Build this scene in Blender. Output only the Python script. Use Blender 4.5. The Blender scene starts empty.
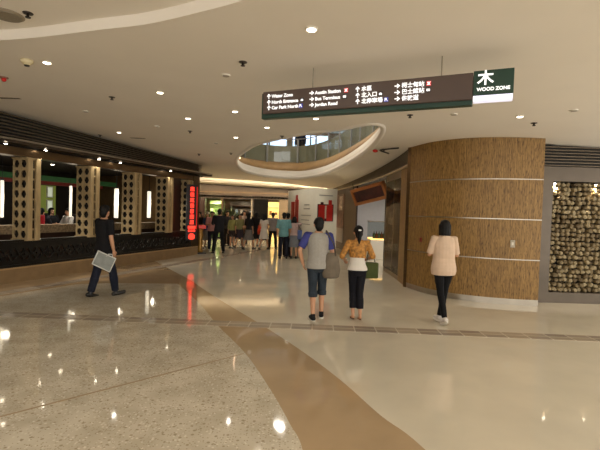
import bpy, bmesh, math, random
from mathutils import Vector, Matrix, noise
random.seed(7)
S = bpy.context.scene
COL = S.collection
R = math.radians

# ------------------------------------------------------------------ camera, world, exposure
F = 430.0; H0 = 1.75; ROLL = R(1.75); PITCH = math.atan(13/430)
cam_d = bpy.data.cameras.new('camera'); cam = bpy.data.objects.new('camera', cam_d); COL.objects.link(cam)
cam_d.sensor_width = 36; cam_d.lens = F/600*36; cam_d.clip_start = .05; cam_d.clip_end = 200
cam.matrix_world = Matrix.Translation((0, 0, H0)) @ Matrix.Rotation(R(90)-PITCH, 4, 'X') @ Matrix.Rotation(ROLL, 4, 'Z')
S.camera = cam
W = bpy.data.worlds.new('world'); S.world = W; W.use_nodes = True
W.node_tree.nodes['Background'].inputs[0].default_value = (1.0, .955, .89, 1)
W.node_tree.nodes['Background'].inputs[1].default_value = 2.4
S.view_settings.view_transform = 'Standard'; S.view_settings.look = 'None'
S.view_settings.gamma = 1; S.view_settings.exposure = 0.22; S.view_settings.use_curve_mapping = False
S.cycles.max_bounces = 8; S.cycles.diffuse_bounces = 4; S.cycles.glossy_bounces = 4
S.cycles.transparent_max_bounces = 12; S.cycles.use_denoising = True
S.cycles.sample_clamp_indirect = 4; S.cycles.caustics_reflective = False; S.cycles.caustics_refractive = False

cp, sp, cr, sr = math.cos(PITCH), math.sin(PITCH), math.cos(ROLL), math.sin(ROLL)
def ray(x, y):
    a = (x-300)/F; b = -(y-225)/F
    u = a*cr-b*sr; v = a*sr+b*cr
    return (u, cp+v*sp, -sp+v*cp)
def fl(x, y, z=0):                      # floor point seen at a photo pixel
    r = ray(x, y); t = (z-H0)/r[2]
    return (r[0]*t, r[1]*t)
CA, CB, CC = 3.716, -.031, -.0233       # the gently sloping ceiling plane
def zc(X, Y): return CA+CB*X+CC*Y
def ce(x, y):
    r = ray(x, y); t = (CA-H0)/(r[2]-CB*r[0]-CC*r[1])
    return (r[0]*t, r[1]*t)

# ------------------------------------------------------------------ materials
def lin(c):
    return tuple(((v/255)/12.92 if v/255 <= .04045 else ((v/255+.055)/1.055)**2.4) for v in c)
MATS = {}
def M(name, col, rough=.5, metal=0, emit=0, ecol=None, var=0, scale=8, stretch=(1, 1, 1), bump=0, spec=.5):
    if name in MATS: return MATS[name]
    m = bpy.data.materials.new(name); m.use_nodes = True
    nt = m.node_tree; b = nt.nodes['Principled BSDF']
    c = lin(col)
    b.inputs['Base Color'].default_value = (*c, 1); b.inputs['Roughness'].default_value = rough
    b.inputs['Metallic'].default_value = metal; b.inputs['Specular IOR Level'].default_value = spec
    if emit:
        b.inputs['Emission Color'].default_value = (*lin(ecol or col), 1); b.inputs['Emission Strength'].default_value = emit
    if var or bump:
        tc = nt.nodes.new('ShaderNodeTexCoord'); mp = nt.nodes.new('ShaderNodeMapping'); mp.inputs['Scale'].default_value = stretch
        nz = nt.nodes.new('ShaderNodeTexNoise'); nz.inputs['Scale'].default_value = scale; nz.inputs['Detail'].default_value = 4
        nt.links.new(tc.outputs['Object'], mp.inputs[0]); nt.links.new(mp.outputs[0], nz.inputs['Vector'])
        if var:
            rp = nt.nodes.new('ShaderNodeValToRGB')
            rp.color_ramp.elements[0].position = .3; rp.color_ramp.elements[1].position = .7
            rp.color_ramp.elements[0].color = (*[max(0, v*(1-var)) for v in c], 1)
            rp.color_ramp.elements[1].color = (*[min(1, v*(1+var)) for v in c], 1)
            nt.links.new(nz.outputs['Fac'], rp.inputs[0]); nt.links.new(rp.outputs[0], b.inputs['Base Color'])
        if bump:
            bp = nt.nodes.new('ShaderNodeBump'); bp.inputs['Strength'].default_value = bump; bp.inputs['Distance'].default_value = .01
            nt.links.new(nz.outputs['Fac'], bp.inputs['Height']); nt.links.new(bp.outputs[0], b.inputs['Normal'])
    MATS[name] = m
    return m
def glass(name, tint=(200, 205, 200), refl=.12, rough=.02, const=False):
    m = bpy.data.materials.new(name); m.use_nodes = True; nt = m.node_tree
    for n in list(nt.nodes): nt.nodes.remove(n)
    o = nt.nodes.new('ShaderNodeOutputMaterial'); t = nt.nodes.new('ShaderNodeBsdfTransparent'); g = nt.nodes.new('ShaderNodeBsdfGlossy')
    lw = nt.nodes.new('ShaderNodeLayerWeight'); mx = nt.nodes.new('ShaderNodeMixShader'); mt = nt.nodes.new('ShaderNodeMath')
    lw.inputs[0].default_value = .12; mt.operation = 'ADD'; mt.inputs[1].default_value = refl
    t.inputs[0].default_value = (*lin(tint), 1); g.inputs['Roughness'].default_value = rough
    nt.links.new(lw.outputs['Fresnel'], mt.inputs[0]); mx.inputs[0].default_value = refl
    if not const: nt.links.new(mt.outputs[0], mx.inputs[0])
    nt.links.new(t.outputs[0], mx.inputs[1]); nt.links.new(g.outputs[0], mx.inputs[2]); nt.links.new(mx.outputs[0], o.inputs[0])
    MATS[name] = m
    return m
def terrazzo():
    m = M('terrazzo', (150, 138, 116), .055); nt = m.node_tree; b = nt.nodes['Principled BSDF']
    tc = nt.nodes.new('ShaderNodeTexCoord')
    def chips(scale, thr, soft):
        mp = nt.nodes.new('ShaderNodeMapping'); mp.inputs['Scale'].default_value = (1, 1.0, 1)
        v = nt.nodes.new('ShaderNodeTexVoronoi'); v.inputs['Scale'].default_value = scale
        r = nt.nodes.new('ShaderNodeValToRGB'); r.color_ramp.elements[0].position = thr; r.color_ramp.elements[1].position = thr+soft
        r.color_ramp.elements[0].color = (1, 1, 1, 1); r.color_ramp.elements[1].color = (0, 0, 0, 1)
        nt.links.new(tc.outputs['Object'], mp.inputs[0]); nt.links.new(mp.outputs[0], v.inputs['Vector']); nt.links.new(v.outputs['Distance'], r.inputs[0])
        # keep only some of the cells
        s = nt.nodes.new('ShaderNodeSeparateColor'); nt.links.new(v.outputs['Color'], s.inputs[0])
        g = nt.nodes.new('ShaderNodeMath'); g.operation = 'GREATER_THAN'; g.inputs[1].default_value = .62
        nt.links.new(s.outputs[0], g.inputs[0])
        mu = nt.nodes.new('ShaderNodeMath'); mu.operation = 'MULTIPLY'; nt.links.new(g.outputs[0], mu.inputs[0]); nt.links.new(r.outputs[0], mu.inputs[1])
        return mu
    base = nt.nodes.new('ShaderNodeTexNoise'); base.inputs['Scale'].default_value = 3; base.inputs['Detail'].default_value = 6
    nt.links.new(tc.outputs['Object'], base.inputs['Vector'])
    rp = nt.nodes.new('ShaderNodeValToRGB'); rp.color_ramp.elements[0].color = (*lin((190, 179, 158)), 1); rp.color_ramp.elements[1].color = (*lin((210, 200, 180)), 1)
    rp.color_ramp.elements[0].position = .35; rp.color_ramp.elements[1].position = .65
    nt.links.new(base.outputs['Fac'], rp.inputs[0])
    last = rp.outputs[0]
    for sc, thr, soft, col in ((22, .22, .12, (164, 150, 126)), (34, .26, .12, (222, 214, 196)), (52, .26, .12, (166, 152, 128))):
        k = chips(sc, thr, soft); mx = nt.nodes.new('ShaderNodeMix'); mx.data_type = 'RGBA'
        nt.links.new(k.outputs[0], mx.inputs[0]); nt.links.new(last, mx.inputs[6]); mx.inputs[7].default_value = (*lin(col), 1)
        last = mx.outputs[2]
    nt.links.new(last, b.inputs['Base Color'])
    return m
def mosaic():
    m = M('mosaic_tile', (120, 105, 90), .22); nt = m.node_tree; b = nt.nodes['Principled BSDF']
    tc = nt.nodes.new('ShaderNodeTexCoord'); br = nt.nodes.new('ShaderNodeTexBrick')
    br.offset = 0; br.inputs['Scale'].default_value = 1; br.inputs['Brick Width'].default_value = .32; br.inputs['Row Height'].default_value = .32
    br.inputs['Mortar Size'].default_value = .010
    br.inputs['Color1'].default_value = (*lin((146, 132, 118)), 1); br.inputs['Color2'].default_value = (*lin((172, 158, 138)), 1)
    br.inputs['Mortar'].default_value = (*lin((196, 186, 166)), 1)
    nt.links.new(tc.outputs['Object'], br.inputs['Vector']); nt.links.new(br.outputs['Color'], b.inputs['Base Color'])
    return m
def strand_wood():
    m = M('strand_wood', (140, 98, 48), .5); nt = m.node_tree; b = nt.nodes['Principled BSDF']
    tc = nt.nodes.new('ShaderNodeTexCoord')
    def nz(st, sc, det):
        mp = nt.nodes.new('ShaderNodeMapping'); mp.inputs['Scale'].default_value = st
        n = nt.nodes.new('ShaderNodeTexNoise'); n.inputs['Scale'].default_value = sc; n.inputs['Detail'].default_value = det
        nt.links.new(tc.outputs['Object'], mp.inputs[0]); nt.links.new(mp.outputs[0], n.inputs['Vector'])
        return n
    a = nz((34, 34, 1.6), 2.2, 5); c = nz((40, 40, 7), 1.6, 3)
    r1 = nt.nodes.new('ShaderNodeValToRGB'); e = r1.color_ramp.elements
    e[0].position = .28; e[0].color = (*lin((108, 78, 36)), 1); e[1].position = .72; e[1].color = (*lin((170, 133, 72)), 1)
    r2 = nt.nodes.new('ShaderNodeValToRGB'); e = r2.color_ramp.elements
    e[0].position = .36; e[0].color = (.35, .3, .25, 1); e[1].position = .47; e[1].color = (1, 1, 1, 1)
    nt.links.new(a.outputs['Fac'], r1.inputs[0]); nt.links.new(c.outputs['Fac'], r2.inputs[0])
    mx = nt.nodes.new('ShaderNodeMix'); mx.data_type = 'RGBA'; mx.blend_type = 'MULTIPLY'; mx.inputs[0].default_value = .8
    nt.links.new(r1.outputs[0], mx.inputs[6]); nt.links.new(r2.outputs[0], mx.inputs[7]); nt.links.new(mx.outputs[2], b.inputs['Base Color'])
    return m
CREAM = M('cream_marble', (210, 201, 181), .05, var=.06, scale=1.5)
TAN = M('tan_marble', (175, 150, 117), .05, var=.08, scale=2)
TERR = terrazzo(); MOS = mosaic(); SWOOD = strand_wood()
PLASTER = M('ceiling_plaster', (238, 231, 219), .9, var=.02, scale=1)
WHITE = M('white_paint', (225, 220, 208), .6, var=.02)
DARK = M('dark_metal', (34, 30, 26), .4, .6, var=.1)
BLACK = M('black_lacquer', (14, 12, 11), .3, var=.1)
BRONZE = M('bronze_metal', (104, 84, 60), .32, .8, var=.12, scale=3, stretch=(1, 1, 6))
STEEL = M('brushed_steel', (168, 160, 146), .3, .9, var=.08, scale=4)
BEIGE = M('beige_stone', (142, 117, 84), .35, var=.12, scale=4)
CARVED = M('carved_pale_wood', (176, 152, 110), .5, var=.2, scale=14, stretch=(1, 1, .2), bump=.2)
BROWNW = M('dark_brown_wood', (48, 25, 16), .4, var=.2, scale=6, stretch=(1, 1, .2))

# ------------------------------------------------------------------ mesh helpers
def tag(o, label=None, cat=None, group=None, kind=None):
    if label: o['label'] = label
    if cat: o['category'] = cat
    if group: o['group'] = group
    if kind: o['kind'] = kind
    return o
def empty(name, loc, rz=0, label=None, cat=None, group=None, kind=None):
    o = bpy.data.objects.new(name, None); COL.objects.link(o); o.location = loc; o.rotation_euler = (0, 0, rz); o.empty_display_size = .1
    return tag(o, label, cat, group, kind)
def obj(name, bm, mat, parent=None, smooth=False, loc=None, rz=0):
    me = bpy.data.meshes.new(name)
    bmesh.ops.recalc_face_normals(bm, faces=bm.faces); bm.to_mesh(me); bm.free()
    for m in (mat if isinstance(mat, (list, tuple)) else [mat]): me.materials.append(m)
    if smooth:
        for p in me.polygons: p.use_smooth = True
    o = bpy.data.objects.new(name, me); COL.objects.link(o)
    if parent: o.parent = parent
    if loc is not None: o.location = loc
    o.rotation_euler = (0, 0, rz)
    return o
def box(bm, x0, x1, y0, y1, z0, z1, bev=0):
    g = bmesh.ops.create_cube(bm, size=1, matrix=Matrix.Translation(((x0+x1)/2, (y0+y1)/2, (z0+z1)/2)) @ Matrix.Diagonal((abs(x1-x0), abs(y1-y0), abs(z1-z0), 1)))
    if bev:
        es = {e for v in g['verts'] for e in v.link_edges}
        bmesh.ops.bevel(bm, geom=list(es), offset=bev, segments=2, affect='EDGES', profile=.5)
    return bm
def B(*a, bev=0): return box(bmesh.new(), *a, bev=bev)
def loft(bm, rings, n=14):
    loops = []
    for c, ax, ay in rings:
        loops.append([bm.verts.new(c+ax*math.cos(2*math.pi*i/n)+ay*math.sin(2*math.pi*i/n)) for i in range(n)])
    for a, b in zip(loops, loops[1:]):
        for i in range(n): bm.faces.new((a[i], a[(i+1) % n], b[(i+1) % n], b[i]))
    bm.faces.new(loops[0][::-1]); bm.faces.new(loops[-1])
def frame(d):
    d = d.normalized(); up = Vector((0, 1, 0)) if abs(d.y) < .8 else Vector((1, 0, 0))
    a = d.cross(up).normalized(); return d, a, d.cross(a)
def capsule(bm, p0, r0, p1, r1, n=12, flat=1):
    p0 = Vector(p0); p1 = Vector(p1); d, a, b = frame(p1-p0); rings = []
    for k in (-80, -50, -20): rings.append((p0+d*r0*math.sin(R(k)), a*r0*math.cos(R(k)), b*r0*flat*math.cos(R(k))))
    for k in (20, 50, 80): rings.append((p1+d*r1*math.sin(R(k)), a*r1*math.cos(R(k)), b*r1*flat*math.cos(R(k))))
    loft(bm, rings, n)
def tube(bm, p0, p1, r, n=10):
    p0 = Vector(p0); p1 = Vector(p1); d, a, b = frame(p1-p0); loft(bm, [(p0, a*r, b*r), (p1, a*r, b*r)], n)
def chain(bm, pts, r, n=8):
    for a, b in zip(pts, pts[1:]): capsule(bm, a, r, b, r, n)
def ell(bm, c, r, rot=None):
    m = Matrix.Translation(c) @ (rot.to_4x4() if rot else Matrix.Identity(4)) @ Matrix.Diagonal((*r, 1))
    bmesh.ops.create_uvsphere(bm, u_segments=16, v_segments=10, radius=1, matrix=m)
def lathe(bm, prof, n=20, c=(0, 0, 0)):
    loft(bm, [(Vector((c[0], c[1], c[2]+z)), Vector((r, 0, 0)), Vector((0, r, 0))) for r, z in prof], n)
def cat(pts, n=8, closed=False):
    P = [Vector(p) for p in pts]; out = []
    m = len(P)
    for i in range(m if closed else m-1):
        p = lambda k: P[k % m] if closed else P[max(0, min(m-1, k))]
        a, b, c, d = p(i-1), p(i), p(i+1), p(i+2)
        for k in range(n):
            t = k/n
            out.append(.5*((2*b)+(-a+c)*t+(2*a-5*b+4*c-d)*t*t+(-a+3*b-3*c+d)*t**3))
    if not closed: out.append(P[-1])
    return out
def poly_mesh(loops, thick, z=0):
    """filled outline (with holes) extruded upward by thick, as a mesh"""
    cu = bpy.data.curves.new('outline', 'CURVE'); cu.dimensions = '2D'; cu.fill_mode = 'BOTH'; cu.extrude = thick/2
    for lp in loops:
        s = cu.splines.new('POLY'); s.points.add(len(lp)-1); s.use_cyclic_u = True
        for q, p in zip(s.points, lp): q.co = (p[0], p[1], 0, 1)
    o = bpy.data.objects.new('outline', cu); COL.objects.link(o)
    dg = bpy.context.evaluated_depsgraph_get(); me = bpy.data.meshes.new_from_object(o.evaluated_get(dg))
    bm = bmesh.new(); bm.from_mesh(me); bmesh.ops.remove_doubles(bm, verts=bm.verts, dist=1e-5)
    for v in bm.verts: v.co.z += thick/2+z
    bpy.data.objects.remove(o); bpy.data.meshes.remove(me); bpy.data.curves.remove(cu)
    return bm
def strip_wall(pts, thick, z0, z1, side=1):
    """vertical wall along a plan polyline; z0, z1 are numbers or functions of (x, y)"""
    bm = bmesh.new(); P = [Vector((p[0], p[1], 0)) for p in pts]; cols = []
    f = lambda z, p: z(p.x, p.y) if callable(z) else z
    for i, p in enumerate(P):
        d = (P[min(i+1, len(P)-1)]-P[max(i-1, 0)]).normalized(); n = Vector((-d.y, d.x, 0))*side*thick; q = p+n
        cols.append([bm.verts.new((p.x, p.y, f(z0, p))), bm.verts.new((p.x, p.y, f(z1, p))), bm.verts.new((q.x, q.y, f(z1, p))), bm.verts.new((q.x, q.y, f(z0, p)))])
    for a, b in zip(cols, cols[1:]):
        for k in range(4): bm.faces.new((a[k], a[(k+1) % 4], b[(k+1) % 4], b[k]))
    bm.faces.new(cols[0]); bm.faces.new(cols[-1][::-1])
    return bm
def text_mesh(s, size, bold=0, depth=.003, align='LEFT'):
    cu = bpy.data.curves.new('txt', 'FONT'); cu.body = s; cu.size = size; cu.extrude = depth; cu.offset = bold; cu.align_x = align
    o = bpy.data.objects.new('txt', cu); COL.objects.link(o)
    dg = bpy.context.evaluated_depsgraph_get(); me = bpy.data.meshes.new_from_object(o.evaluated_get(dg))
    bpy.data.objects.remove(o); bpy.data.curves.remove(cu)
    return me
def copy_tree(o, parent=None):
    c = o.copy(); COL.objects.link(c)
    if parent: c.parent = parent; c.matrix_parent_inverse = o.matrix_parent_inverse
    for ch in [x for x in bpy.data.objects if x.parent == o]: copy_tree(ch, c)
    return c
def struct(o): o['kind'] = 'structure'; return o
def lamp(name, kind, loc, energy, col=(1, .94, .84), size=.1, parent=None, rot=(0, 0, 0), spot=None, blend=.6):
    l = bpy.data.lights.new(name, kind); l.energy = energy; l.color = col
    if kind == 'AREA': l.shape = 'DISK'; l.size = size
    elif kind in ('POINT', 'SPOT'): l.shadow_soft_size = size
    if spot: l.spot_size = R(spot); l.spot_blend = blend
    o = bpy.data.objects.new(name, l); COL.objects.link(o); o.location = loc; o.rotation_euler = rot
    if parent: o.parent = parent
    return o

# ================================================================== SETTING
# ---- floor
bm = B(-13, 10, -8, 27.5, -.1, 0); struct(obj('floor', bm, CREAM))
bandL = [(-4.46, 13.3), (-3.6, 11.6), (-2.78, 9.9), (-1.8, 7.87), (-1.21, 6.47), (-.63, 5.23), (-.24, 4.16), (-.03, 3.48), (.07, 3.11), (.2, 2), (.2, 0), (-.2, -6)]
bandR = [(-4.75, 14.1), (-3.5, 11.95), (-2.66, 10.51), (-1.65, 8.55), (-.57, 6.6), (.05, 5.41), (.47, 4.47), (.75, 3.7), (.99, 3.16), (1.4, 1.6), (1.5, 0), (1.2, -6)]
tan_loop = [(-10.9, -4.3), (-4.75, 14.0)]+[tuple(p[:2]) for p in cat([(*p, 0) for p in bandR], 6)]+[(-11, -6)]
struct(obj('floor_tan_inlay', poly_mesh([tan_loop], .002), TAN))
terr_loop = [tuple(p[:2]) for p in cat([(*p, 0) for p in bandL[2:]], 6)]+[(-11.5, -6), (-10.5, -3), (-5.75, 7.6), (-4.9, 9.45), (-4.2, 9.75)]
struct(obj('floor_terrazzo', poly_mesh([terr_loop], .004), TERR))
def inlay(name, p, q, w, mat, h):
    p = Vector((*p, 0)); q = Vector((*q, 0)); d = q-p
    return struct(obj(name, B(0, d.length, -w/2, w/2, 0, h), mat, loc=p, rz=math.atan2(d.y, d.x)))
inlay('floor_mosaic_strip', (-8.4, 6.86), (9, 6.15), .3, MOS, .006)
inlay('floor_mosaic_strip', (-6.6, 5.9), (-.3, 23.0), .3, MOS, .006)
inlay('floor_joint', (-4.4, 1.5), (-.64, 5.19), .016, M('joint_brass', (150, 126, 92), .3), .007)

# ---- ceiling
coffer = [(-12, 6.4), (-9, 6.25), (-6, 5.85), (-3.72, 5.3), (-2.98, 5.08), (-2.28, 4.82), (-1.64, 4.59), (-1.04, 4.27), (-.47, 3.92), (.2, 3.35), (.8, 2.6), (1.2, 1.5), (1.3, 0), (1.25, -4), (1.2, -8)]
coffer = [p.to_2d() for p in cat([(*p, 0) for p in coffer], 6)]
hole = [p.to_2d() for p in cat([(*p, 0) for p in [(-2.3, 15.3), (-2.42, 17.0), (-2.3, 18.4), (-1.45, 19.7), (-.1, 19.6), (.75, 17.8), (1.25, 15.4), (1.6, 12.6), (1.7, 10.4), (1.62, 8.9), (1.43, 8.3), (1.1, 8.5), (.76, 8.95), (-.06, 9.72), (-1.09, 11.15), (-1.67, 12.6), (-2.1, 14.1)]], 5, True)]
cove_n = [p.to_2d() for p in cat([(-8, 22.6, 0), (-5, 22.0, 0), (-2.8, 22.1, 0), (-.8, 22.6, 0), (1.0, 23.6, 0), (1.9, 24.4, 0)], 6)]
cove_f = [p.to_2d() for p in cat([(-8, 24.8, 0), (-5, 24.6, 0), (-2.8, 24.5, 0), (-.8, 24.5, 0), (1.0, 24.6, 0), (1.9, 24.6, 0)], 6)]
def tilt(bm):
    for v in bm.verts: v.co.z += zc(v.co.x, v.co.y)
    return bm
main = list(coffer)+[(10, -8), (10, 27.5), (-12, 27.5)]
cove = cove_n+cove_f[::-1]
struct(obj('ceiling', tilt(poly_mesh([main, hole, cove], .12)), PLASTER))
near = list(coffer)+[(-12, -8)]
struct(obj('ceiling_coffer', tilt(poly_mesh([[(-12.2, 7), (2, 7), (2, -8), (-12.2, -8)]], .1, .12)), PLASTER))
f2 = strip_wall([(p[0], p[1]) for p in coffer], .05, lambda x, y: zc(x, y)-.001, lambda x, y: zc(x, y)+.14, -1)
struct(obj('ceiling_coffer_edge', f2, PLASTER))
# far cove recess
struct(obj('ceiling_cove', tilt(poly_mesh([[(-9, 21.5), (2.6, 21.5), (2.6, 25.2), (-9, 25.2)]], .08, .42)), PLASTER))
struct(obj('ceiling_cove_edge', strip_wall([(p[0], p[1]) for p in cove_f], .04, lambda x, y: zc(x, y)-.001, lambda x, y: zc(x, y)+.45, 1), PLASTER))
struct(obj('ceiling_cove_edge', strip_wall([(p[0], p[1]) for p in cove_n], .04, lambda x, y: zc(x, y)-.001, lambda x, y: zc(x, y)+.45, 1), PLASTER))
cv = [(p[0], p[1]+.12) for p in cove_n]
tag(obj('cove_light', strip_wall(cv, .05, lambda x, y: zc(x, y)+.1, lambda x, y: zc(x, y)+.15, 1), M('cove_glow', (255, 232, 196), .5, emit=100)),
    'long warm light strip hidden in the curved ceiling recess above the far shops', 'cove light')

# ---- atrium opening: flared rim, balustrade, upper floor
def ring_band(loop, fz0, fz1, off0, off1, thick):
    bm = bmesh.new(); n = len(loop); cols = []
    for i in range(n):
        p = Vector(loop[i]); d = (Vector(loop[(i+1) % n])-Vector(loop[i-1])).normalized(); nn = Vector((-d.y, d.x))
        if nn.dot(Vector((-.3, 14))-p) > 0: nn = -nn
        a = p+nn*off0; b = p+nn*off1; c = b+nn*thick; e = a+nn*thick
        cols.append([bm.verts.new((a.x, a.y, fz0(*p))), bm.verts.new((b.x, b.y, fz1(*p))), bm.verts.new((c.x, c.y, fz1(*p))), bm.verts.new((e.x, e.y, fz0(*p)))])
    for a, b in zip(cols, cols[1:]+cols[:1]):
        for k in range(4): bm.faces.new((a[k], a[(k+1) % 4], b[(k+1) % 4], b[k]))
    return bm
struct(obj('ceiling_opening_lip', ring_band(hole, lambda x, y: zc(x, y)-.03, lambda x, y: zc(x, y)+.36, -.03, .10, .1), PLASTER, smooth=True))
UF = 4.02
RIMT = M('rim_tan_stone', (186, 152, 108), .5, var=.12, scale=3)
struct(obj('ceiling_opening_fascia', ring_band(hole, lambda x, y: zc(x, y)+.36, lambda x, y: UF, .14, .30, .08), RIMT, smooth=True))
ub = [p.to_2d() for p in cat([(-12, 30, 0), (-12, 6, 0), (10, 6, 0), (10, 30, 0)], 1)]
hole_up = []
for i in range(len(hole)):
    p = Vector(hole[i]); d = (Vector(hole[(i+1) % len(hole)])-Vector(hole[i-1])).normalized(); nn = Vector((-d.y, d.x))
    if nn.dot(Vector((-.3, 14))-p) > 0: nn = -nn
    hole_up.append(p+nn*.34)
struct(obj('floor_upper', poly_mesh([[(-12, 5), (10, 5), (10, 30), (-12, 30)], hole_up], .12, UF-.13), CREAM))
bal = empty('glass_balustrade', (0, 0, 0), 0, 'glass balustrade with grey posts around the oval opening to the floor above', 'balustrade')
PANE = glass('clear_glass', (230, 236, 236), .06, const=True)
obj('glass_panel', ring_band(hole_up, lambda x, y: UF+.05, lambda x, y: UF+1.05, .08, .08, .012), PANE, bal)
acc = 0
for i in range(len(hole_up)):
    acc += (hole_up[i]-hole_up[i-1]).length
    if acc > 1.15:
        acc = 0; p = hole_up[i]; d = (hole_up[(i+1) % len(hole_up)]-hole_up[i-1]).normalized()
        o = obj('post', B(-.045, .045, -.02, .02, -.12, 1.1, bev=.008), M('post_grey', (150, 150, 148), .5, .2), bal, loc=(p.x, p.y, UF), rz=math.atan2(d.y, d.x))
obj('beige_infill', ring_band(hole_up, lambda x, y: UF+.06, lambda x, y: UF+.80, .10, .10, .02), M('infill_beige', (206, 186, 156), .5, var=.05), bal)
rail = bmesh.new(); hu = [Vector((p.x, p.y, UF+1.1)) for p in hole_up]
chain(rail, hu+[hu[0]], .025, 8); obj('handrail', rail, MATS['post_grey'], bal, smooth=True)
struct(obj('wall_upper', B(-12, 10, 27, 27.2, UF, 8), M('upper_tan_wall', (170, 140, 108), .6, var=.08)))
struct(obj('wall_upper_left', B(-8.2, -8, 8, 27, UF, 8), M('upper_cream_wall', (186, 166, 136), .6, var=.05)))
struct(obj('wall_upper_right', B(8, 8.2, 8, 27, UF, 8), MATS['upper_cream_wall']))
struct(obj('ceiling_upper', B(-12, 10, 5, 30, 6.7, 6.8), PLASTER))
for k, (x0, x1, z0, z1) in enumerate(((-7.5, -3.6, 5.5, 6.5), (-3.1, -1.0, 5.5, 6.5), (-.6, 1.6, 5.5, 6.5), (2.1, 5.0, 5.5, 6.5))):
    w = struct(obj('window_%d' % (k+1), B(x0-.08, x1+.08, 26.9, 27.0, z0-.08, z1+.08), STEEL))
    obj('pane', B(x0, x1, 26.86, 26.9, z0, z1), M('bright_window', (190, 220, 255), .3, emit=2.2, ecol=(205, 226, 255)), w)
    obj('mullion', B((x0+x1)/2-.04, (x0+x1)/2+.04, 26.82, 26.86, z0, z1), DARK, w)
for x, y in ((-4.5, 22), (-.6, 16.5), (3.6, 20), (.2, 12.0), (-4.5, 14)):
    d = empty('upper_floor_lamp', (x, y, 6.7), 0, 'round recessed lamp in the ceiling of the floor above', 'downlight', 'lamps of the floor above')
    b = bmesh.new(); lathe(b, [(.2, -.03), (.22, -.02), (.22, 0)]); obj('ring', b, WHITE, d)
    b = bmesh.new(); lathe(b, [(.17, -.036), (.17, -.03)]); obj('lens', b, M('lamp_glow', (255, 236, 205), .5, emit=18), d)
    lamp('lamp_light', 'AREA', (0, 0, -.05), 48, size=.45, parent=d)

rl = [hole[i % len(hole)]+(Vector((-.3, 14.5))-hole[i % len(hole)]).normalized()*.07 for i in range(66, len(hole)+3)]
tag(obj('added_rim_strip', strip_wall([(p.x, p.y) for p in rl], .03, lambda x, y: zc(x, y)+.22, lambda x, y: zc(x, y)+.28, -1), M('rim_glow', (255, 208, 170), .5, emit=5)), 'added thin glowing strip that makes the left inner rim of the oval ceiling opening look lit', 'added rim glow')  # glowing strip added so the inner rim looks warmly lit and reflects below

# ---- left wall (restaurant front): local x runs along the front away from the camera, local y into the restaurant
LO = Vector((-6.37, 9.14, 0)); LT = Vector((.319, .948, 0)).normalized(); LN = Vector((-LT.y, LT.x, 0)); LR = math.atan2(LT.y, LT.x)
UEND = 7.75; UBEG = -8
def LW(u, v=0, z=0): p = LO+LT*u+LN*v; return Vector((p.x, p.y, z))
def u_at(px, v=0, py=205):
    r = ray(px, py); o = LO+LN*v          # o + u t = s r
    det = LT.x*(-r[1])-(-r[0])*LT.y
    return ((-o.x)*(-r[1])-(-r[0])*(-o.y))/det
def z_at(px, py, v=0):
    u = u_at(px, v, py); p = LW(u, v); r = ray(px, py); return H0+r[2]*p.y/r[1]
Lroot = lambda name, bm, mat, **k: obj(name, bm, mat, loc=LO, rz=LR, **k)
struct(Lroot('wall_left', B(UBEG, UEND, .0, .45, 0, .33), BEIGE))
struct(Lroot('trim_1', B(UBEG, UEND, -.012, 0, .30, .335), M('beige_stone_edge', (176, 146, 104), .3, var=.1)))
def zL(x, y): return zc(x, y)
# header over the restaurant front
hd = bmesh.new()
for (u0, u1, v0, v1, z0, z1) in ((UBEG, UEND, .0, .3, 2.80, 2.98),): box(hd, u0, u1, v0, v1, z0, z1)
struct(Lroot('trim_2', hd, BRONZE))
struct(Lroot('trim_3', B(UBEG, UEND+.35, -.34, .3, 3.02, 3.10), M('canopy_metal', (70, 60, 50), .35, .6, var=.1)))
struct(Lroot('trim_4', B(UBEG, UEND+.2, -.02, .3, 2.98, 3.02), DARK))
struct(Lroot('trim_5', B(UBEG, UEND+.36, -.352, -.34, 3.075, 3.112), STEEL))
bk = strip_wall([LW(UBEG, .12).to_2d(), LW(UEND+.1, .12).to_2d()], .2, 3.09, lambda x, y: zc(x, y)+.02, 1)
struct(obj('wall_left_header', bk, M('header_black', (16, 14, 12), .7)))
g = empty('ventilation_grille', LW(0, 0, 3.10), LR, 'long dark slatted ventilation grille above the restaurant front', 'grille')
sb = bmesh.new()
us = [UBEG+(UEND+.1-UBEG)*k/24 for k in range(25)]
NS = 8
for k in range(NS):
    for a, b2 in zip(us, us[1:]):
        pa, pb = LW(a, .04), LW(b2, .04); za = (zc(pa.x, pa.y)-3.12)*(k+.5)/NS; zb = (zc(pb.x, pb.y)-3.12)*(k+.5)/NS
        vs = [sb.verts.new(q) for q in ((a, -.03, za-.006), (b2, -.03, zb-.006), (b2, -.03, zb+.010), (a, -.03, za+.010), (a, .10, za+.004), (b2, .10, zb+.004), (b2, .10, zb+.02), (a, .10, za+.02))]
        for f in ((0, 1, 2, 3), (7, 6, 5, 4), (0, 4, 5, 1), (3, 2, 6, 7)): sb.faces.new([vs[i] for i in f])
obj('slats', sb, M('grille_slat', (120, 106, 86), .45, .3, var=.1), g)
# end pier at the restaurant corner
struct(Lroot('wall_left_pier', B(UEND-.42, UEND, -.02, .6, .33, 2.98), BRONZE))
struct(Lroot('wall_left_return', B(UEND-.02, UEND+.06, .05, 6, 0, 3.3), M('pier_bronze', (120, 92, 60), .35, .4, var=.1)))
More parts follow.
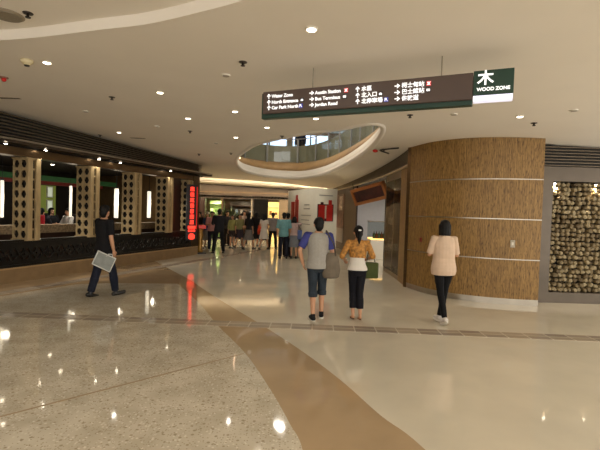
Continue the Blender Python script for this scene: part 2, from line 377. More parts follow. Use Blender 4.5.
# fretwork railing
def leaf(cx, cz, l, w, a, n=10):
    pts = []
    for i in range(n):
        t = 2*math.pi*i/n; x = l*math.cos(t); y = w*math.sin(t)*(1-.25*math.cos(t))
        pts.append((cx+x*math.cos(a)-y*math.sin(a), cz+x*math.sin(a)+y*math.cos(a)))
    return pts
fr = empty('fretwork_railing', LW(0, .06, .33), LR, 'long black carved fretwork railing along the foot of the restaurant front', 'railing')
u0, u1 = -3.0, UEND-.42
holes = []; k = 0; x = u0+.1
while x < u1-.12:
    a = .8 if k % 2 else -.8
    holes.append(leaf(x, .20, .075, .035, a)); holes.append(leaf(x+.02, .36, .075, .035, -a)); holes.append(leaf(x+.075, .28, .03, .03, 0))
    x += .155; k += 1
fm = poly_mesh([[(u0, 0), (u1, 0), (u1, .56), (u0, .56)]]+holes, .05)
for v in fm.verts: v.co = Vector((v.co.x, -v.co.z+.03, v.co.y))
obj('fret_panel', fm, BLACK, fr)
obj('top_rail', B(u0, u1, -.06, .08, .56, .61, bev=.008), BLACK, fr)
obj('bottom_rail', B(u0, u1, -.05, .06, .0, .06, bev=.008), BLACK, fr)
# carved columns with hexagonal piercings
CZ0, CZ1 = .94, 2.76
def column(u, label, depth=.44, front=.3):
    t = empty('carved_column', LW(u, -.04, CZ0), LR, label, 'column', 'carved columns of the restaurant front')
    hgt = CZ1-CZ0; n = 8; pz = hgt/n; px = depth/2
    for side in (0, 1):
        hs = []
        for c in range(2):
            for r_ in range(n):
                cx, cz = px*(c+.5), pz*(r_+.5)
                hs.append([(cx+.088*math.cos(R(60*q)), cz+.098*math.sin(R(60*q))) for q in range(6)])
        pm = poly_mesh([[(0, 0), (depth, 0), (depth, hgt), (0, hgt)]]+hs, .035)
        for v in pm.verts: v.co = Vector((v.co.z+(front-.035 if side else 0), v.co.x, v.co.y))
        obj('pierced_panel', pm, CARVED, t)
    for x in (.0, front-.1):
        obj('post', B(x-.01, x+.11, -.05, .02, -.015, hgt+.02, bev=.01), CARVED, t)
    sl = bmesh.new()
    for k in range(9): box(sl, .1, front-.1, -.02, .0, hgt*k/8-.02, hgt*k/8+.02)
    obj('cross_slat', sl, CARVED, t)
    obj('shade_core', B(.06, front-.06, .03, depth-.02, 0, hgt), M('column_shadow_board', (26, 20, 15), .7, var=.1), t)  # dark filler standing in for the shade inside the hollow column
    obj('cap', B(-.02, front+.02, -.02, depth+.02, hgt, hgt+.03), CARVED, t)
    obj('foot', B(-.02, front+.02, -.02, depth+.02, -.03, 0), CARVED, t)
    return t
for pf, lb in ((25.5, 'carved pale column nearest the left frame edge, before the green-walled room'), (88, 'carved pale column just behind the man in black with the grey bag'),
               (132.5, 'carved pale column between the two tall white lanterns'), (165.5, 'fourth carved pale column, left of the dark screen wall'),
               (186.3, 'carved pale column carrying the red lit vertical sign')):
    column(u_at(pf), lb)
# dark screen wall between column four and the sign
struct(Lroot('wall_left_screen', B(u_at(172), u_at(183), .1, .2, .94, 2.8), BROWNW))
# red vertical sign
us_ = u_at(190.2)
rs = empty('vertical_sign', LW(us_-.42, -.12, .60), LR-R(38), 'red lit vertical sign with stacked characters at the restaurant corner', 'sign')
obj('back_board', B(0, .40, 0, .07, 0, 2.02, bev=.01), M('sign_black', (20, 8, 6), .3), rs)
RED = M('red_neon', (255, 70, 50), .4, emit=.95, ecol=(255, 66, 48))
def glyph(bm, cx, cz, s, seed):
    rr = random.Random(seed)
    for k in range(3): box(bm, cx-s*rr.uniform(.75, 1), cx+s*rr.uniform(.75, 1), -.03, -.01, cz+s*(-.75+.7*k)-.016, cz+s*(-.75+.7*k)+.022)
    for k in (-.45, .4): box(bm, cx+s*k-.022, cx+s*k+.022, -.03, -.01, cz-s*.9, cz+s*rr.uniform(.4, .95))
    box(bm, cx-.024, cx+.024, -.03, -.01, cz-s*.2, cz+s)
for k in range(7):
    b = bmesh.new(); glyph(b, .2, 1.86-.2*k, .080, k); obj('character', b, RED, rs)
b = bmesh.new()
box(b, .06, .34, -.03, -.01, .42, .53)
for k in range(3): glyph(b, .11+.09*k, .35, .035, 20+k)
obj('small_lettering', b, RED, rs)
b = bmesh.new(); lathe(b, [(.06, .03), (.115, .07), (.125, .15), (.1, .22), (.04, .26)], 20); 
for v in b.verts: v.co = Vector((v.co.x+.2, v.co.y*.12-.03, v.co.z))
obj('round_emblem', b, RED, rs, smooth=True)
obj('side_tube', B(.365, .395, -.03, 0, .4, 1.95), M('red_edge', (190, 30, 20), .4, emit=.5, ecol=(200, 30, 20)), rs)

# restaurant interior
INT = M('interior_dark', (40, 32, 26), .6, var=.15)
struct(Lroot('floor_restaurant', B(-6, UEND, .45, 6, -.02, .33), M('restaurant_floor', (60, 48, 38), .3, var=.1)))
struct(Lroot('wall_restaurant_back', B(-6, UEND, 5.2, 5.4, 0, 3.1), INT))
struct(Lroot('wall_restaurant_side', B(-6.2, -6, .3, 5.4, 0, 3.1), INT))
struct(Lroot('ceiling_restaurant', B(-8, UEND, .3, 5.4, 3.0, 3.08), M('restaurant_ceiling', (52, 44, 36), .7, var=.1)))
MOTT = M('mottled_stone', (140, 120, 92), .5, var=.45, scale=26)
pt = empty('booth_partition', LW(0, 1.05, 0), LR, 'low booth partition with mottled stone top inside the restaurant', 'partition')
obj('panel', B(-3, 7, -.04, .04, .33, 1.0), BROWNW, pt); obj('top', B(-3, 7, -.1, .1, 1.0, 1.22, bev=.01), MOTT, pt)
ug = (u_at(37, 4.9), u_at(60, 4.9))
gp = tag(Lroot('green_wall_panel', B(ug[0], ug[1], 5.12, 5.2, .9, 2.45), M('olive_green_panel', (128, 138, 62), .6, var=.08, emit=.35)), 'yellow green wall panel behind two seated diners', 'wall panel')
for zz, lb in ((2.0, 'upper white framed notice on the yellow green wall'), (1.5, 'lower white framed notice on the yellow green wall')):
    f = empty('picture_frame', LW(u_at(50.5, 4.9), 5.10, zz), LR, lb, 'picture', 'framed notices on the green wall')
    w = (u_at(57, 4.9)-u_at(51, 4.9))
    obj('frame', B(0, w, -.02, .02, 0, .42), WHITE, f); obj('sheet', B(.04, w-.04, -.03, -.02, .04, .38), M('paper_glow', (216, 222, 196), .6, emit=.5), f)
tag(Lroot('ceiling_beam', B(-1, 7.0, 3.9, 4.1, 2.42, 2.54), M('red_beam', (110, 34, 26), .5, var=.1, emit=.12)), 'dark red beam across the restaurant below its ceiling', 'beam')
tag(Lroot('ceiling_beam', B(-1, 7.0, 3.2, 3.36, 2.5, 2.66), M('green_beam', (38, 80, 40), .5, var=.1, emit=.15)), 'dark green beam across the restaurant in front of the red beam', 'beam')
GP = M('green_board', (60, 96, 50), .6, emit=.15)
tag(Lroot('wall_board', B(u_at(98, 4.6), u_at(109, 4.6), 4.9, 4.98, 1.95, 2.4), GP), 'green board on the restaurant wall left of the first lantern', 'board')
def lantern(px, v, label, sc=1):
    t = empty('tall_lantern', LW(u_at(px, v), v, 0), LR, label, 'lantern', 'tall white lanterns inside the restaurant')
    t.scale = (sc, sc, 1)
    b = bmesh.new(); lathe(b, [(.06, 1.35), (.07, 1.37), (.07, 2.35), (.06, 2.37)], 18); obj('shade', b, M('lantern_glow', (255, 244, 220), .5, emit=.85), t, smooth=True)
    b = bmesh.new(); lathe(b, [(.08, 1.31), (.08, 1.35)], 18); obj('collar', b, BLACK, t)
    b = bmesh.new(); lathe(b, [(.08, 2.37), (.08, 2.41)], 18); obj('collar', b, BLACK, t)
    b = bmesh.new(); tube(b, (0, 0, 2.41), (0, 0, 3.0), .012); obj('stem', b, BLACK, t)
    lamp('lantern_light', 'POINT', (0, -.3, 1.9), 6*sc, (1, .88, .68), .1, t)
lantern(116.3, 1.9, 'tall white lantern left of the third carved column'); lantern(149, 1.9, 'tall white lantern left of the fourth carved column')
lantern(70.5, 2.6, 'thin white lantern glow just left of the second carved column', .55); lantern(2, 2.6, 'white lantern at the far left frame edge inside the restaurant', .6)
DL = M('lamp_glow', (255, 236, 205), .5, emit=18)
for k, (px, v, lb) in enumerate(((4, .9, 'beside the left frame edge'), (41, 1.0, 'just right of the first carved column'), (63, 1.2, 'midway between the first two columns'), (106, 1.0, 'right of the second carved column'), (140, 1.2, 'right of the third column'), (52, 2.6, 'above the green-walled room'), (84, 2.4, 'above the second column'), (20, 2.2, 'above the first column'))):
    d = empty('restaurant_downlight', LW(u_at(px, v), v, 3.0), 0, 'small round restaurant ceiling light '+lb, 'downlight', 'small lights of the restaurant ceiling')
    b = bmesh.new(); lathe(b, [(.05, -.02), (.075, -.01), (.075, 0)], 14); obj('ring', b, STEEL, d)
    b = bmesh.new(); lathe(b, [(.045, -.026), (.045, -.02)], 14); obj('lens', b, DL, d)
    if k % 2 == 0: lamp('lamp_light', 'SPOT', (0, 0, -.05), 110, size=.04, parent=d, spot=120)
for k, (px, lb) in enumerate(((5, 'at the left frame edge'), (45, 'between the first two columns'), (98.5, 'above the second column'), (119.5, 'above the third column'), (170, 'above the fourth column'))):
    d = empty('soffit_downlight', LW(u_at(px, -.17), -.17, 3.02), 0, 'tiny bright downlight under the dark canopy '+lb, 'downlight', 'canopy downlights of the restaurant')
    b = bmesh.new(); lathe(b, [(.03, -.03), (.05, -.02), (.05, 0)], 14); obj('ring', b, STEEL, d)
    b = bmesh.new(); lathe(b, [(.03, -.036), (.03, -.03)], 14); obj('lens', b, M('spot_glow', (255, 240, 214), .5, emit=30), d)
    lamp('lamp_light', 'SPOT', (0, 0, -.06), 12, size=.02, parent=d, spot=90)

# dining tables and chairs of the restaurant
def dtable(px, v, label):
    t = empty('dining_table', LW(u_at(px, v), v, .33), LR, label, 'table', 'restaurant dining tables')
    b = bmesh.new(); lathe(b, [(.45, .72), (.47, .735), (.47, .75), (.45, .765)], 24); obj('tabletop', b, BROWNW, t)
    b = bmesh.new(); lathe(b, [(.28, 0), (.28, .02), (.05, .06), (.04, .4), (.05, .7), (.12, .72)], 16); obj('pedestal', b, BLACK, t, smooth=True)
def dchair(px, v, rz, mat, label):
    t = empty('dining_chair', LW(u_at(px, v), v, .33), LR+rz, label, 'chair', 'restaurant dining chairs')
    obj('seat', B(-.21, .21, -.2, .22, .42, .47, bev=.015), mat, t); obj('backrest', B(-.2, .2, -.24, -.19, .5, 1.12, bev=.02), mat, t)
    for x in (-.18, .18):
        for y in (-.18, .18): obj('leg', B(x-.02, x+.02, y-.02, y+.02, 0, .42), BLACK, t)
CHB = M('black_leather', (24, 20, 20), .4, var=.1); CHR = M('red_leather', (170, 26, 34), .4, var=.1)
dtable(60, 3.9, 'round dark restaurant table between the seated diners'); dtable(103, 3.2, 'round dark restaurant table left of the third column')
dchair(46, 1.75, R(-90), CHR, 'red restaurant chair beyond the railing right of the first column')

# ---- wood-clad curved wall on the right
wpts = [(2.62, 10.44, 0), (2.86, 9.72, 0), (3.23, 9.2, 0), (3.6, 8.93, 0), (4.0, 8.76, 0), (4.42, 8.66, 0), (4.84, 8.62, 0)]
wp = [p.to_2d() for p in cat(wpts, 8)]
wl = empty('wall_right', (0, 0, 0)); struct(wl)
rows = [.13, .92, 1.735, 2.545, 3.6]
obj('cladding', strip_wall(wp, .35, .12, lambda x, y: zc(x, y)+.03, 1), SWOOD, wl)
for z in rows[1:4]: obj('metal_strip', strip_wall(wp, .006, z-.010, z+.010, -1), STEEL, wl)
obj('skirting', strip_wall(wp, .33, 0, .12, 1), STEEL, wl)
obj('edge_trim', strip_wall([wp[0]+Vector((-.05, .06)), wp[0]+Vector((.0, -.02))], .1, 0, lambda x, y: zc(x, y)+.02, 1), BRONZE, wl)
# plain box end of the wood wall towards the stone window
obj('end_panel', B(4.76, 4.82, 8.66, 9.4, 0, 3.52), BRONZE, wl)
sw = Vector((4.22, 8.70)); 
p = fl(511, 243, 1.25); 
b = B(-.045, .045, -.02, 0, -.075, .075, bev=.006); tp = empty('switch_plate', (4.30, 8.675, 1.24), R(-12), 'small pale switch plate on the curved wood wall', 'switch plate')
obj('plate', b, M('plate_grey', (176, 166, 146), .4), tp); obj('switch', B(-.018, .018, -.026, -.02, -.03, .03), WHITE, tp)
tag(obj('call_point', B(-.03, .03, -.03, .0, -.05, .05, bev=.008), M('call_red', (120, 34, 22), .4), loc=(2.79, 9.86, 1.2), rz=R(-68)), 'tiny dark red call point low on the left end of the wood wall', 'call point')

# ---- framed log window on the right
NX, NY = 5.0, 9.15
struct(obj('wall_right_return', B(NX-.14, 10, 9.35, 9.9, 0, 3.6), M('bronze_panel', (110, 96, 78), .35, .5, var=.1)))
fw = empty('display_window', (0, 0, 0), 0, 'bronze framed display window packed with log ends right of the wood wall', 'display window')
FX0, FX1, FZ0, FZ1 = 5.27, 6.62, .22, 2.56
FR = M('window_bronze', (98, 88, 76), .4, .4, var=.12, scale=3)
obj('frame_jamb', B(NX+.0, FX0, 9.02, 9.35, 0, 2.86), FR, fw); obj('frame_jamb', B(FX1, FX1+.26, 9.02, 9.35, 0, 2.86), FR, fw); obj('frame_sill', B(FX0, FX1, 9.02, 9.35, 0, FZ0), FR, fw); obj('frame_head', B(FX0, FX1, 9.02, 9.35, FZ1, 2.86), FR, fw)
obj('back', B(FX0, FX1, 9.31, 9.35, FZ0, FZ1), M('window_back', (26, 22, 18), .8), fw)
bk = B(NX-.14, 10, 9.2, 9.4, 2.86, 3.6); struct(obj('wall_right_header', bk, DARK))
g = empty('ventilation_grille', (NX-.12, 9.2, 2.86), 0, 'dark slatted grille above the log window at the right frame edge', 'grille')
sb = bmesh.new()
for k in range(8): box(sb, 0, 5, -.1, .0, .064*k+.03, .064*k+.046)
obj('slats', sb, M('grille_slat', (98, 84, 66), .45, .3), g); obj('frame', B(-.02, 0, -.1, 0, 0, .52), DARK, g)
# log ends: individuals
LM = [M('log_%d' % k, c, .75, var=.3, scale=20, bump=.4) for k, c in enumerate(((146, 130, 98), (126, 110, 80), (160, 145, 112), (104, 88, 62)))]
protos = []
for k in range(4):
    b = bmesh.new(); rr = random.Random(k); n = 9; a0 = rr.random()
    prof = [1+.16*rr.uniform(-1, 1) for _ in range(n)]
    rings = []
    for y, s in ((-.075, .5), (-.066, .74), (-.04, .88), (.05, .9)):
        rings.append([b.verts.new((s*.056*prof[i]*math.cos(a0+2*math.pi*i/n), y+.006*rr.uniform(-1, 1), s*.056*prof[i]*math.sin(a0+2*math.pi*i/n))) for i in range(n)])
    for r0, r1 in zip(rings, rings[1:]):
        for i in range(n): b.faces.new((r0[i], r0[(i+1) % n], r1[(i+1) % n], r1[i]))
    b.faces.new(rings[0]); b.faces.new(rings[-1][::-1])
    me = bpy.data.meshes.new('log_end'); bmesh.ops.recalc_face_normals(b, faces=b.faces); b.to_mesh(me); b.free(); me.materials.append(LM[k]); protos.append(me)
cnt = 0; row = 0; z = FZ0+.055
while z < FZ1-.02:
    x = FX0+.055+random.uniform(0, .06)
    while x < 6.57:
        o = bpy.data.objects.new('log_end', protos[random.choice((0, 0, 1, 1, 2, 2, 3))]); COL.objects.link(o)
        o.location = (x+random.uniform(-.018, .018), 9.20+random.uniform(-.045, .03), z+random.uniform(-.016, .016)); o.rotation_euler = (0, random.uniform(0, 6.28), 0); 
        s = random.uniform(.86, 1.08); o.scale = (s, 1, s)
        tag(o, 'rough pale log end stacked in the framed opening right of the wood wall', 'log', 'log ends in the display window'); cnt += 1
        x += .110
    z += .097; row += 1
for x, lb in ((5.36, 'at the left end of the log window'), (6.22, 'at the frame edge above the log window')):
    d = empty('window_spotlight', (x, 9.12, FZ1), 0, 'small spotlight '+lb, 'spotlight')
    b = bmesh.new(); lathe(b, [(.03, -.04), (.035, 0)], 12); obj('can', b, BLACK, d)
    b = bmesh.new(); lathe(b, [(.024, -.046), (.024, -.04)], 12); obj('lens', b, M('spot_glow', (255, 240, 214), .5, emit=30), d)
    lamp('lamp_light', 'SPOT', (0, -.02, -.06), 34, (1, .82, .58), .02, d, (R(14), 0, 0), 90, .9)

# ---- right shop front, curving away
scv = [p.to_2d() for p in cat([(2.62, 10.50, 0), (2.66, 12, 0), (2.62, 14, 0), (2.5, 16.5, 0), (2.25, 19.5, 0), (1.9, 23, 0), (1.6, 26, 0)], 10)]
def sc_at(px):
    k = (px-300)/F+.0     # plan ratio X/Y; pick the curve point whose ratio is nearest
    rr = ray(px, 230); q = rr[0]/rr[1]
    return min(range(len(scv)), key=lambda i: abs(scv[i].x/scv[i].y-q))
struct(obj('wall_shop_header', strip_wall(scv, .3, 2.96, lambda x, y: zc(x, y)+.02, -1), M('header_brown', (70, 56, 44), .5, .3, var=.1)))
g = empty('ventilation_grille', (0, 0, 0), 0, 'curved dark slatted grille above the right-hand shop with the open front', 'grille')
sb = bmesh.new()
for k in range(9):
    q = strip_wall(scv, .03, (lambda k: lambda x, y: 3.0+(zc(x, y)-3.02)*k/9)(k), (lambda k: lambda x, y: 3.0+(zc(x, y)-3.02)*k/9+.014)(k), 1)
    me = bpy.data.meshes.new('q'); q.to_mesh(me); q.free(); sb.from_mesh(me); bpy.data.meshes.remove(me)
obj('slats', sb, M('grille_slat', (98, 84, 66), .45, .3), g)
struct(obj('trim_6', strip_wall(scv, .06, 2.94, 2.985, 1), M('pale_trim', (190, 172, 140), .4)))
i_gl = sc_at(399), sc_at(384.5); i_op = sc_at(356); i_pl = sc_at(345.5); i_po = sc_at(334)
seg = lambda a, b: scv[a:b+1]
struct(obj('wall_shop_jamb', strip_wall(seg(0, i_gl[0]), .25, 0, 2.94, -1), SWOOD))
gw = empty('shop_window', (0, 0, 0), 0, 'dark framed glass shop window left of the curved wood wall', 'shop window')
obj('glass', strip_wall(seg(*i_gl), .012, .12, 2.75, -1), glass('shop_glass', (190, 190, 184), .16, const=True), gw)
obj('frame_sill', strip_wall(seg(*i_gl), .08, 0, .12, -1), BRONZE, gw); obj('frame_head', strip_wall(seg(*i_gl), .08, 2.75, 2.94, -1), BRONZE, gw)
for a in (*i_gl, (i_gl[0]+i_gl[1])//2): obj('frame_post', B(-.04, .04, -.04, .04, 0, 2.94), BRONZE, gw, loc=(scv[a].x+.05, scv[a].y, 0))
struct(obj('wall_shop_pillar', strip_wall(seg(i_op, i_pl), .06, 0, 2.94, -1), BROWNW))
struct(obj('wall_shop_end', strip_wall(seg(i_pl, len(scv)-1), .1, 0, 2.94, -1), M('shop_end_wall', (70, 60, 54), .5, .2, var=.1)))
# poster on the end wall
pp = seg(i_pl+1, min(i_po+3, len(scv)-2))
ps = empty('wall_poster', (0, 0, 0), 0, 'dark poster with pale and red figures between the white hoarding and the brown pillar', 'poster')
obj('sheet', strip_wall(pp, .02, .9, 2.7, 1), M('poster_sheet', (92, 62, 56), .4, var=.9, scale=4), ps)
obj('pale_figure', strip_wall([p for p in pp[1:4]], .026, 1.9, 2.6, 1), M('poster_pale', (186, 176, 168), .5, var=.5, scale=9), ps)
obj('lower_panel', strip_wall(pp, .026, .3, 1.0, 1), M('poster_grey', (128, 122, 118), .4), ps)
# shop interior
struct(obj('wall_shop_back', B(1.9, 9, 23.4, 23.6, 0, 3.1), M('lavender_wall', (182, 182, 190), .6, var=.03)))
struct(obj('ceiling_shop', B(2.9, 9, 10.9, 23.6, 2.94, 3.0), WHITE))
struct(obj('wall_shop_side', B(8.9, 9, 10, 23.6, 0, 3.1), WHITE))
struct(obj('wall_shop_partition', B(3.1, 9, 10.75, 10.9, 0, 3.1), M('partition_brown', (80, 60, 44), .5)))
for x, y, e in ((4.2, 15, 60), (4.2, 20, 80), (3.4, 12, 14)):
    d = empty('shop_lamp', (x, y, 2.94), 0, 'round ceiling lamp inside the right-hand open shop', 'lamp', 'ceiling lamps of the right-hand shop')
    b = bmesh.new(); lathe(b, [(.1, -.03), (.12, -.02), (.12, 0)]); obj('ring', b, STEEL, d)
    b = bmesh.new(); lathe(b, [(.09, -.036), (.09, -.03)]); obj('lens', b, DL, d)
    lamp('lamp_light', 'AREA', (0, 0, -.05), e, (1, .92, .8), .25, d)
# projecting framed picture above the opening
a, b_ = scv[sc_at(383)], scv[sc_at(353)]
mid = (a+b_)/2
fp = empty('hanging_picture', (2.36, 14.9, 2.45), R(-62), 'tilted wooden framed dark picture hanging over the open shop entrance', 'picture')
b = bmesh.new()
W2, D2 = .85, .30
for (x0, x1, z0, z1) in ((-W2, W2, D2-.11, D2), (-W2, W2, -D2, -D2+.11), (-W2, -W2+.11, -D2, D2), (W2-.11, W2, -D2, D2)): box(b, x0, x1, -.06, .06, z0, z1, bev=.008)
o1 = obj('frame', b, M('orange_wood', (160, 100, 50), .4, var=.15, scale=5, stretch=(.3, 1, 1)), fp)
o2 = obj('canvas', B(-W2+.1, W2-.1, -.02, .03, -D2+.1, D2-.1), M('canvas_dark', (64, 28, 24), .5, var=.7, scale=3), fp)
b = bmesh.new(); tube(b, (-.7, 0, D2), (-.7, .05, .5), .01); tube(b, (.7, 0, D2), (.7, .05, .5), .01); o3 = obj('hanger', b, BLACK, fp)
fp.rotation_euler = (R(20), R(-9), R(-58))
# display counter with lamp, shelf with bottles
dc = empty('display_counter', (3.12, 17.2, 0), 0, 'white counter with a glass case just inside the open shop', 'counter')
obj('base', B(-.35, .35, -.5, .5, 0, .75, bev=.01), WHITE, dc); obj('glass_case', B(-.34, .34, -.49, .49, .75, 1.45), PANE, dc)
obj('lit_shelf', B(-.33, .33, -.48, .48, .76, .80), M('amber_shelf', (255, 196, 110), .5, emit=2.5), dc)
obj('top', B(-.36, .36, -.51, .51, 1.45, 1.48), STEEL, dc)
for k in range(5):
    b = bmesh.new(); lathe(b, [(.05, 0), (.055, .02), (.055, .18), (.02, .22), (.02, .28)], 12)
    o = obj('bottle', b, M(('bottle_green', 'bottle_brown')[k % 2], ((60, 80, 50), (90, 56, 30))[k % 2], .2), smooth=True, loc=(2.92+.10*k, 16.9, .80)); tag(o, '%s bottle, %s inside the lit glass counter' % (('green', 'brown')[k % 2], ('first from its left', 'second from its left', 'middle one of five', 'second from its right', 'first from its right')[k]), 'bottle', 'bottles in the glass counter')
sh = empty('wall_shelf', (4.2, 18.0, 1.55), 0, 'white wall shelf unit with amber goods inside the open shop', 'shelf')
obj('board', B(-.6, .6, -.2, .2, 0, .22, bev=.01), WHITE, sh); obj('backing', B(-.6, .6, .16, .2, .22, .8), WHITE, sh); obj('bracket', B(-.6, -.55, -.15, .16, -1.53, 0), STEEL, sh); obj('bracket', B(.55, .6, -.15, .16, -1.53, 0), STEEL, sh)
for k in range(7):
    o = obj('jar', B(-.06, .06, -.06, .06, 0, .3, bev=.015), M('amber_jar', (190, 140, 60), .3, var=.2), loc=(3.7+.165*k, 17.98, 1.77)); tag(o, 'amber jar standing on the white shop shelf', 'jar', 'amber jars on the shop shelf')
for px_, lbl in ((387, 'pale handbag lower in the dark shop window'), ):
    pass
struct(obj('wall_shop_divider', B(2.86, 5, 14.5, 14.6, 0, 2.94), M('divider_dark', (44, 34, 28), .5, var=.1)))
st = empty('clothes_stand', (2.98, 13.7, 0), 0, 'dark display stand with hanging goods behind the shop window glass', 'stand')
b = bmesh.new(); lathe(b, [(.22, 0), (.22, .02), (.02, .04), (.02, 2.1)], 14); obj('pole', b, STEEL, st)
for k in range(7):
    b = bmesh.new(); ell(b, (.12*math.cos(k*2.1), .12*math.sin(k*2.1), .6+.24*k), (.12, .1, .13)); obj('goods', b, M('goods_%d' % (k % 3), ((66, 50, 44), (176, 160, 148), (40, 28, 26))[k % 3], .5, var=.4), st, smooth=True)

# ---- white hoarding with red adverts
HP = [(-.52, 17.7), (.45, 14.86), (1.3, 15.35), (.7, 18.3)]
HZ = 2.6
hb = empty('hoarding', (0, 0, 0), 0, 'tall white boxed hoarding with red fountain pen like adverts behind the couple', 'hoarding')
hb['label'] = 'tall white boxed hoarding with red adverts beside the crowd'
obj('panel', poly_mesh([HP], HZ), M('hoarding_white', (206, 202, 186), .55, var=.03), hb)
def on_wall(p, q, s0, s1, z0, z1, off, name, mat, parent, bev=0):
    p = Vector(p); q = Vector(q); d = (q-p); L = d.length; a = math.atan2(d.y, d.x)
    return obj(name, B(L*s0, L*s1, -off, .0, z0, z1, bev=bev), mat, parent, loc=(p.x, p.y, 0), rz=a)
PR = M('advert_red', (168, 34, 26), .4, var=.15); PD = M('advert_dark', (58, 22, 22), .4, var=.2); PG = M('advert_grey_text', (150, 148, 140), .6)
ad = on_wall(HP[1], HP[2], .16, .84, 1.45, 2.05, .012, 'advert_panel', PD, hb)
on_wall(HP[1], HP[2], .2, .46, 1.46, 2.02, .03, 'red_pack', PR, hb, .01); on_wall(HP[1], HP[2], .54, .80, 1.46, 2.02, .03, 'red_pack', PR, hb, .01)
on_wall(HP[1], HP[2], .28, .40, 2.02, 2.12, .03, 'pack_cap', PD, hb, .01); on_wall(HP[1], HP[2], .62, .76, 2.02, 2.2, .03, 'pack_cap', PR, hb, .01)
on_wall(HP[1], HP[2], .47, .53, 1.55, 2.0, .02, 'pale_gap', M('advert_pale', (200, 180, 160), .5), hb)
on_wall(HP[1], HP[2], .22, .80, 2.34, 2.375, .006, 'text_line', PG, hb)
on_wall(HP[0], HP[1], .17, .30, 1.35, 2.15, .03, 'red_pack', PR, hb, .01); on_wall(HP[0], HP[1], .34, .46, 1.35, 2.22, .03, 'red_pack', PR, hb, .01)
on_wall(HP[0], HP[1], .36, .43, 2.22, 2.4, .03, 'pack_cap', PR, hb, .01)
for z, a, b_ in ((2.0, .68, .86), (1.86, .66, .88), (1.62, .58, .92), (1.45, .58, .86), (1.30, .6, .9)): on_wall(HP[0], HP[1], a, b_, z, z+.03, .006, 'text_line', PG, hb)

# ---- far shops
YB = 26
FD = M('far_fascia', (64, 52, 40), .45, .3, var=.1)
struct(obj('wall_back_header', B(-12, 3, YB, YB+.3, 2.45, 3.6), FD))
struct(obj('trim_7', B(-12, 3, YB-.03, YB, 2.78, 2.84), BRONZE))
bx = lambda px: ray(px, 225)[0]/ray(px, 225)[1]*YB
for a, b_, m in ((250.5, 252.0, M('pale_pier', (150, 140, 124), .5)), (220.5, 222.5, BRONZE), (195, 204.5, BROWNW), (253.5, 267, M('black_shop_wall', (10, 9, 8), .8, spec=.1)), (278.5, 300, M('beige_shop_wall', (130, 112, 88), .5, var=.06))):
    struct(obj('wall_back_pier', B(bx(a), bx(b_), YB-.02, YB+.35, 0, 2.45), m))
struct(obj('wall_back', B(-12, 3, YB+3, YB+3.2, 0, 3), M('far_shop_wall', (120, 100, 78), .6, var=.1)))
struct(obj('floor_shops', B(-12, 3, 27.5, YB+3.2, -.1, 0), TAN)); struct(obj('ceiling_shops', B(-12, 3, YB, YB+3.2, 2.5, 2.6), WHITE))
struct(obj('wall_back_left', B(-12.2, -12, -8, YB+3, 0, 3.9), BEIGE))
for a, b_, lb, tint in ((204.5, 220.5, 'bright far shop window left of the crowd', (220, 225, 205)), (222.5, 251, 'wide dim far shop window behind the crowd', (205, 200, 190))):
    w = empty('shop_window', (0, YB+.1, 0), 0, lb, 'shop window')
    obj('glass', B(bx(a), bx(b_), 0, .01, .1, 2.4), glass('far_glass_%d' % a, tint, .03), w)
    obj('frame', B(bx(a), bx(b_), -.03, .03, 0, .1), DARK, w); obj('frame', B(bx(a), bx(b_), -.03, .03, 2.4, 2.46), DARK, w)
GL = M('green_display', (150, 170, 110), .5, var=.5, scale=3, emit=.55)
def unit(px0, px1, y, label, mats, rowsz, glow=None):
    x0, x1 = bx(px0), bx(px1); t = empty('display_shelf', ((x0+x1)/2, y, 0), 0, label, 'shelving')
    w = (x1-x0)/2
    obj('back_panel', B(-w, w, .1, .14, 0, 2.3), mats[0], t)
    for z in rowsz: obj('shelf', B(-w, w, -.15, .1, z, z+.03), mats[1], t)
    gi = 0
    for z in rowsz[:-1]:
        n = max(2, int(2*w/.26))
        for k in range(n):
            h = random.uniform(.12, .3); x = -w+2*w*(k+.5)/n
            obj('goods', B(x-.07, x+.07, -.1, .05, z+.03, z+.03+h, bev=.01), mats[2+gi % (len(mats)-2)], t); gi += 1
unit(205, 220, YB+1.2, 'bright shelving with pale green goods in the left far shop', [GL, WHITE, M('goods_pale', (220, 220, 190), .5, emit=.4), M('goods_leaf', (96, 120, 60), .5)], [.3, .9, 1.5, 2.1])
unit(225, 250, YB+1.6, 'dim shelving of mixed goods behind the crowd', [M('dim_panel', (70, 62, 56), .5), BROWNW, M('goods_grey', (150, 145, 140), .5), M('goods_brown', (90, 66, 46), .5), M('goods_blue', (110, 130, 160), .5, emit=.3)], [.4, .95, 1.5, 2.0])
unit(267.3, 278.3, YB+.2, 'bright yellow lit showcase right of the black shop wall', [M('yellow_back', (255, 224, 150), .5, emit=.75, ecol=(255, 214, 120)), WHITE, M('goods_gold', (170, 120, 40), .4), M('goods_dark', (140, 96, 40), .4)], [.5, 1.0, 1.5, 2.0])
for x, e in ((-5.2, 70), (-3.6, 80)):
    d = empty('far_shop_lamp', (x, YB+.8, 2.5), 0, 'ceiling lamp inside the far shops', 'lamp', 'ceiling lamps of the far shops')
    b = bmesh.new(); lathe(b, [(.1, -.03), (.12, 0)]); obj('ring', b, STEEL, d); b = bmesh.new(); lathe(b, [(.09, -.036), (.09, -.03)]); obj('lens', b, DL, d)
    lamp('lamp_light', 'AREA', (0, 0, -.06), e, (1, .93, .78), .3, d)

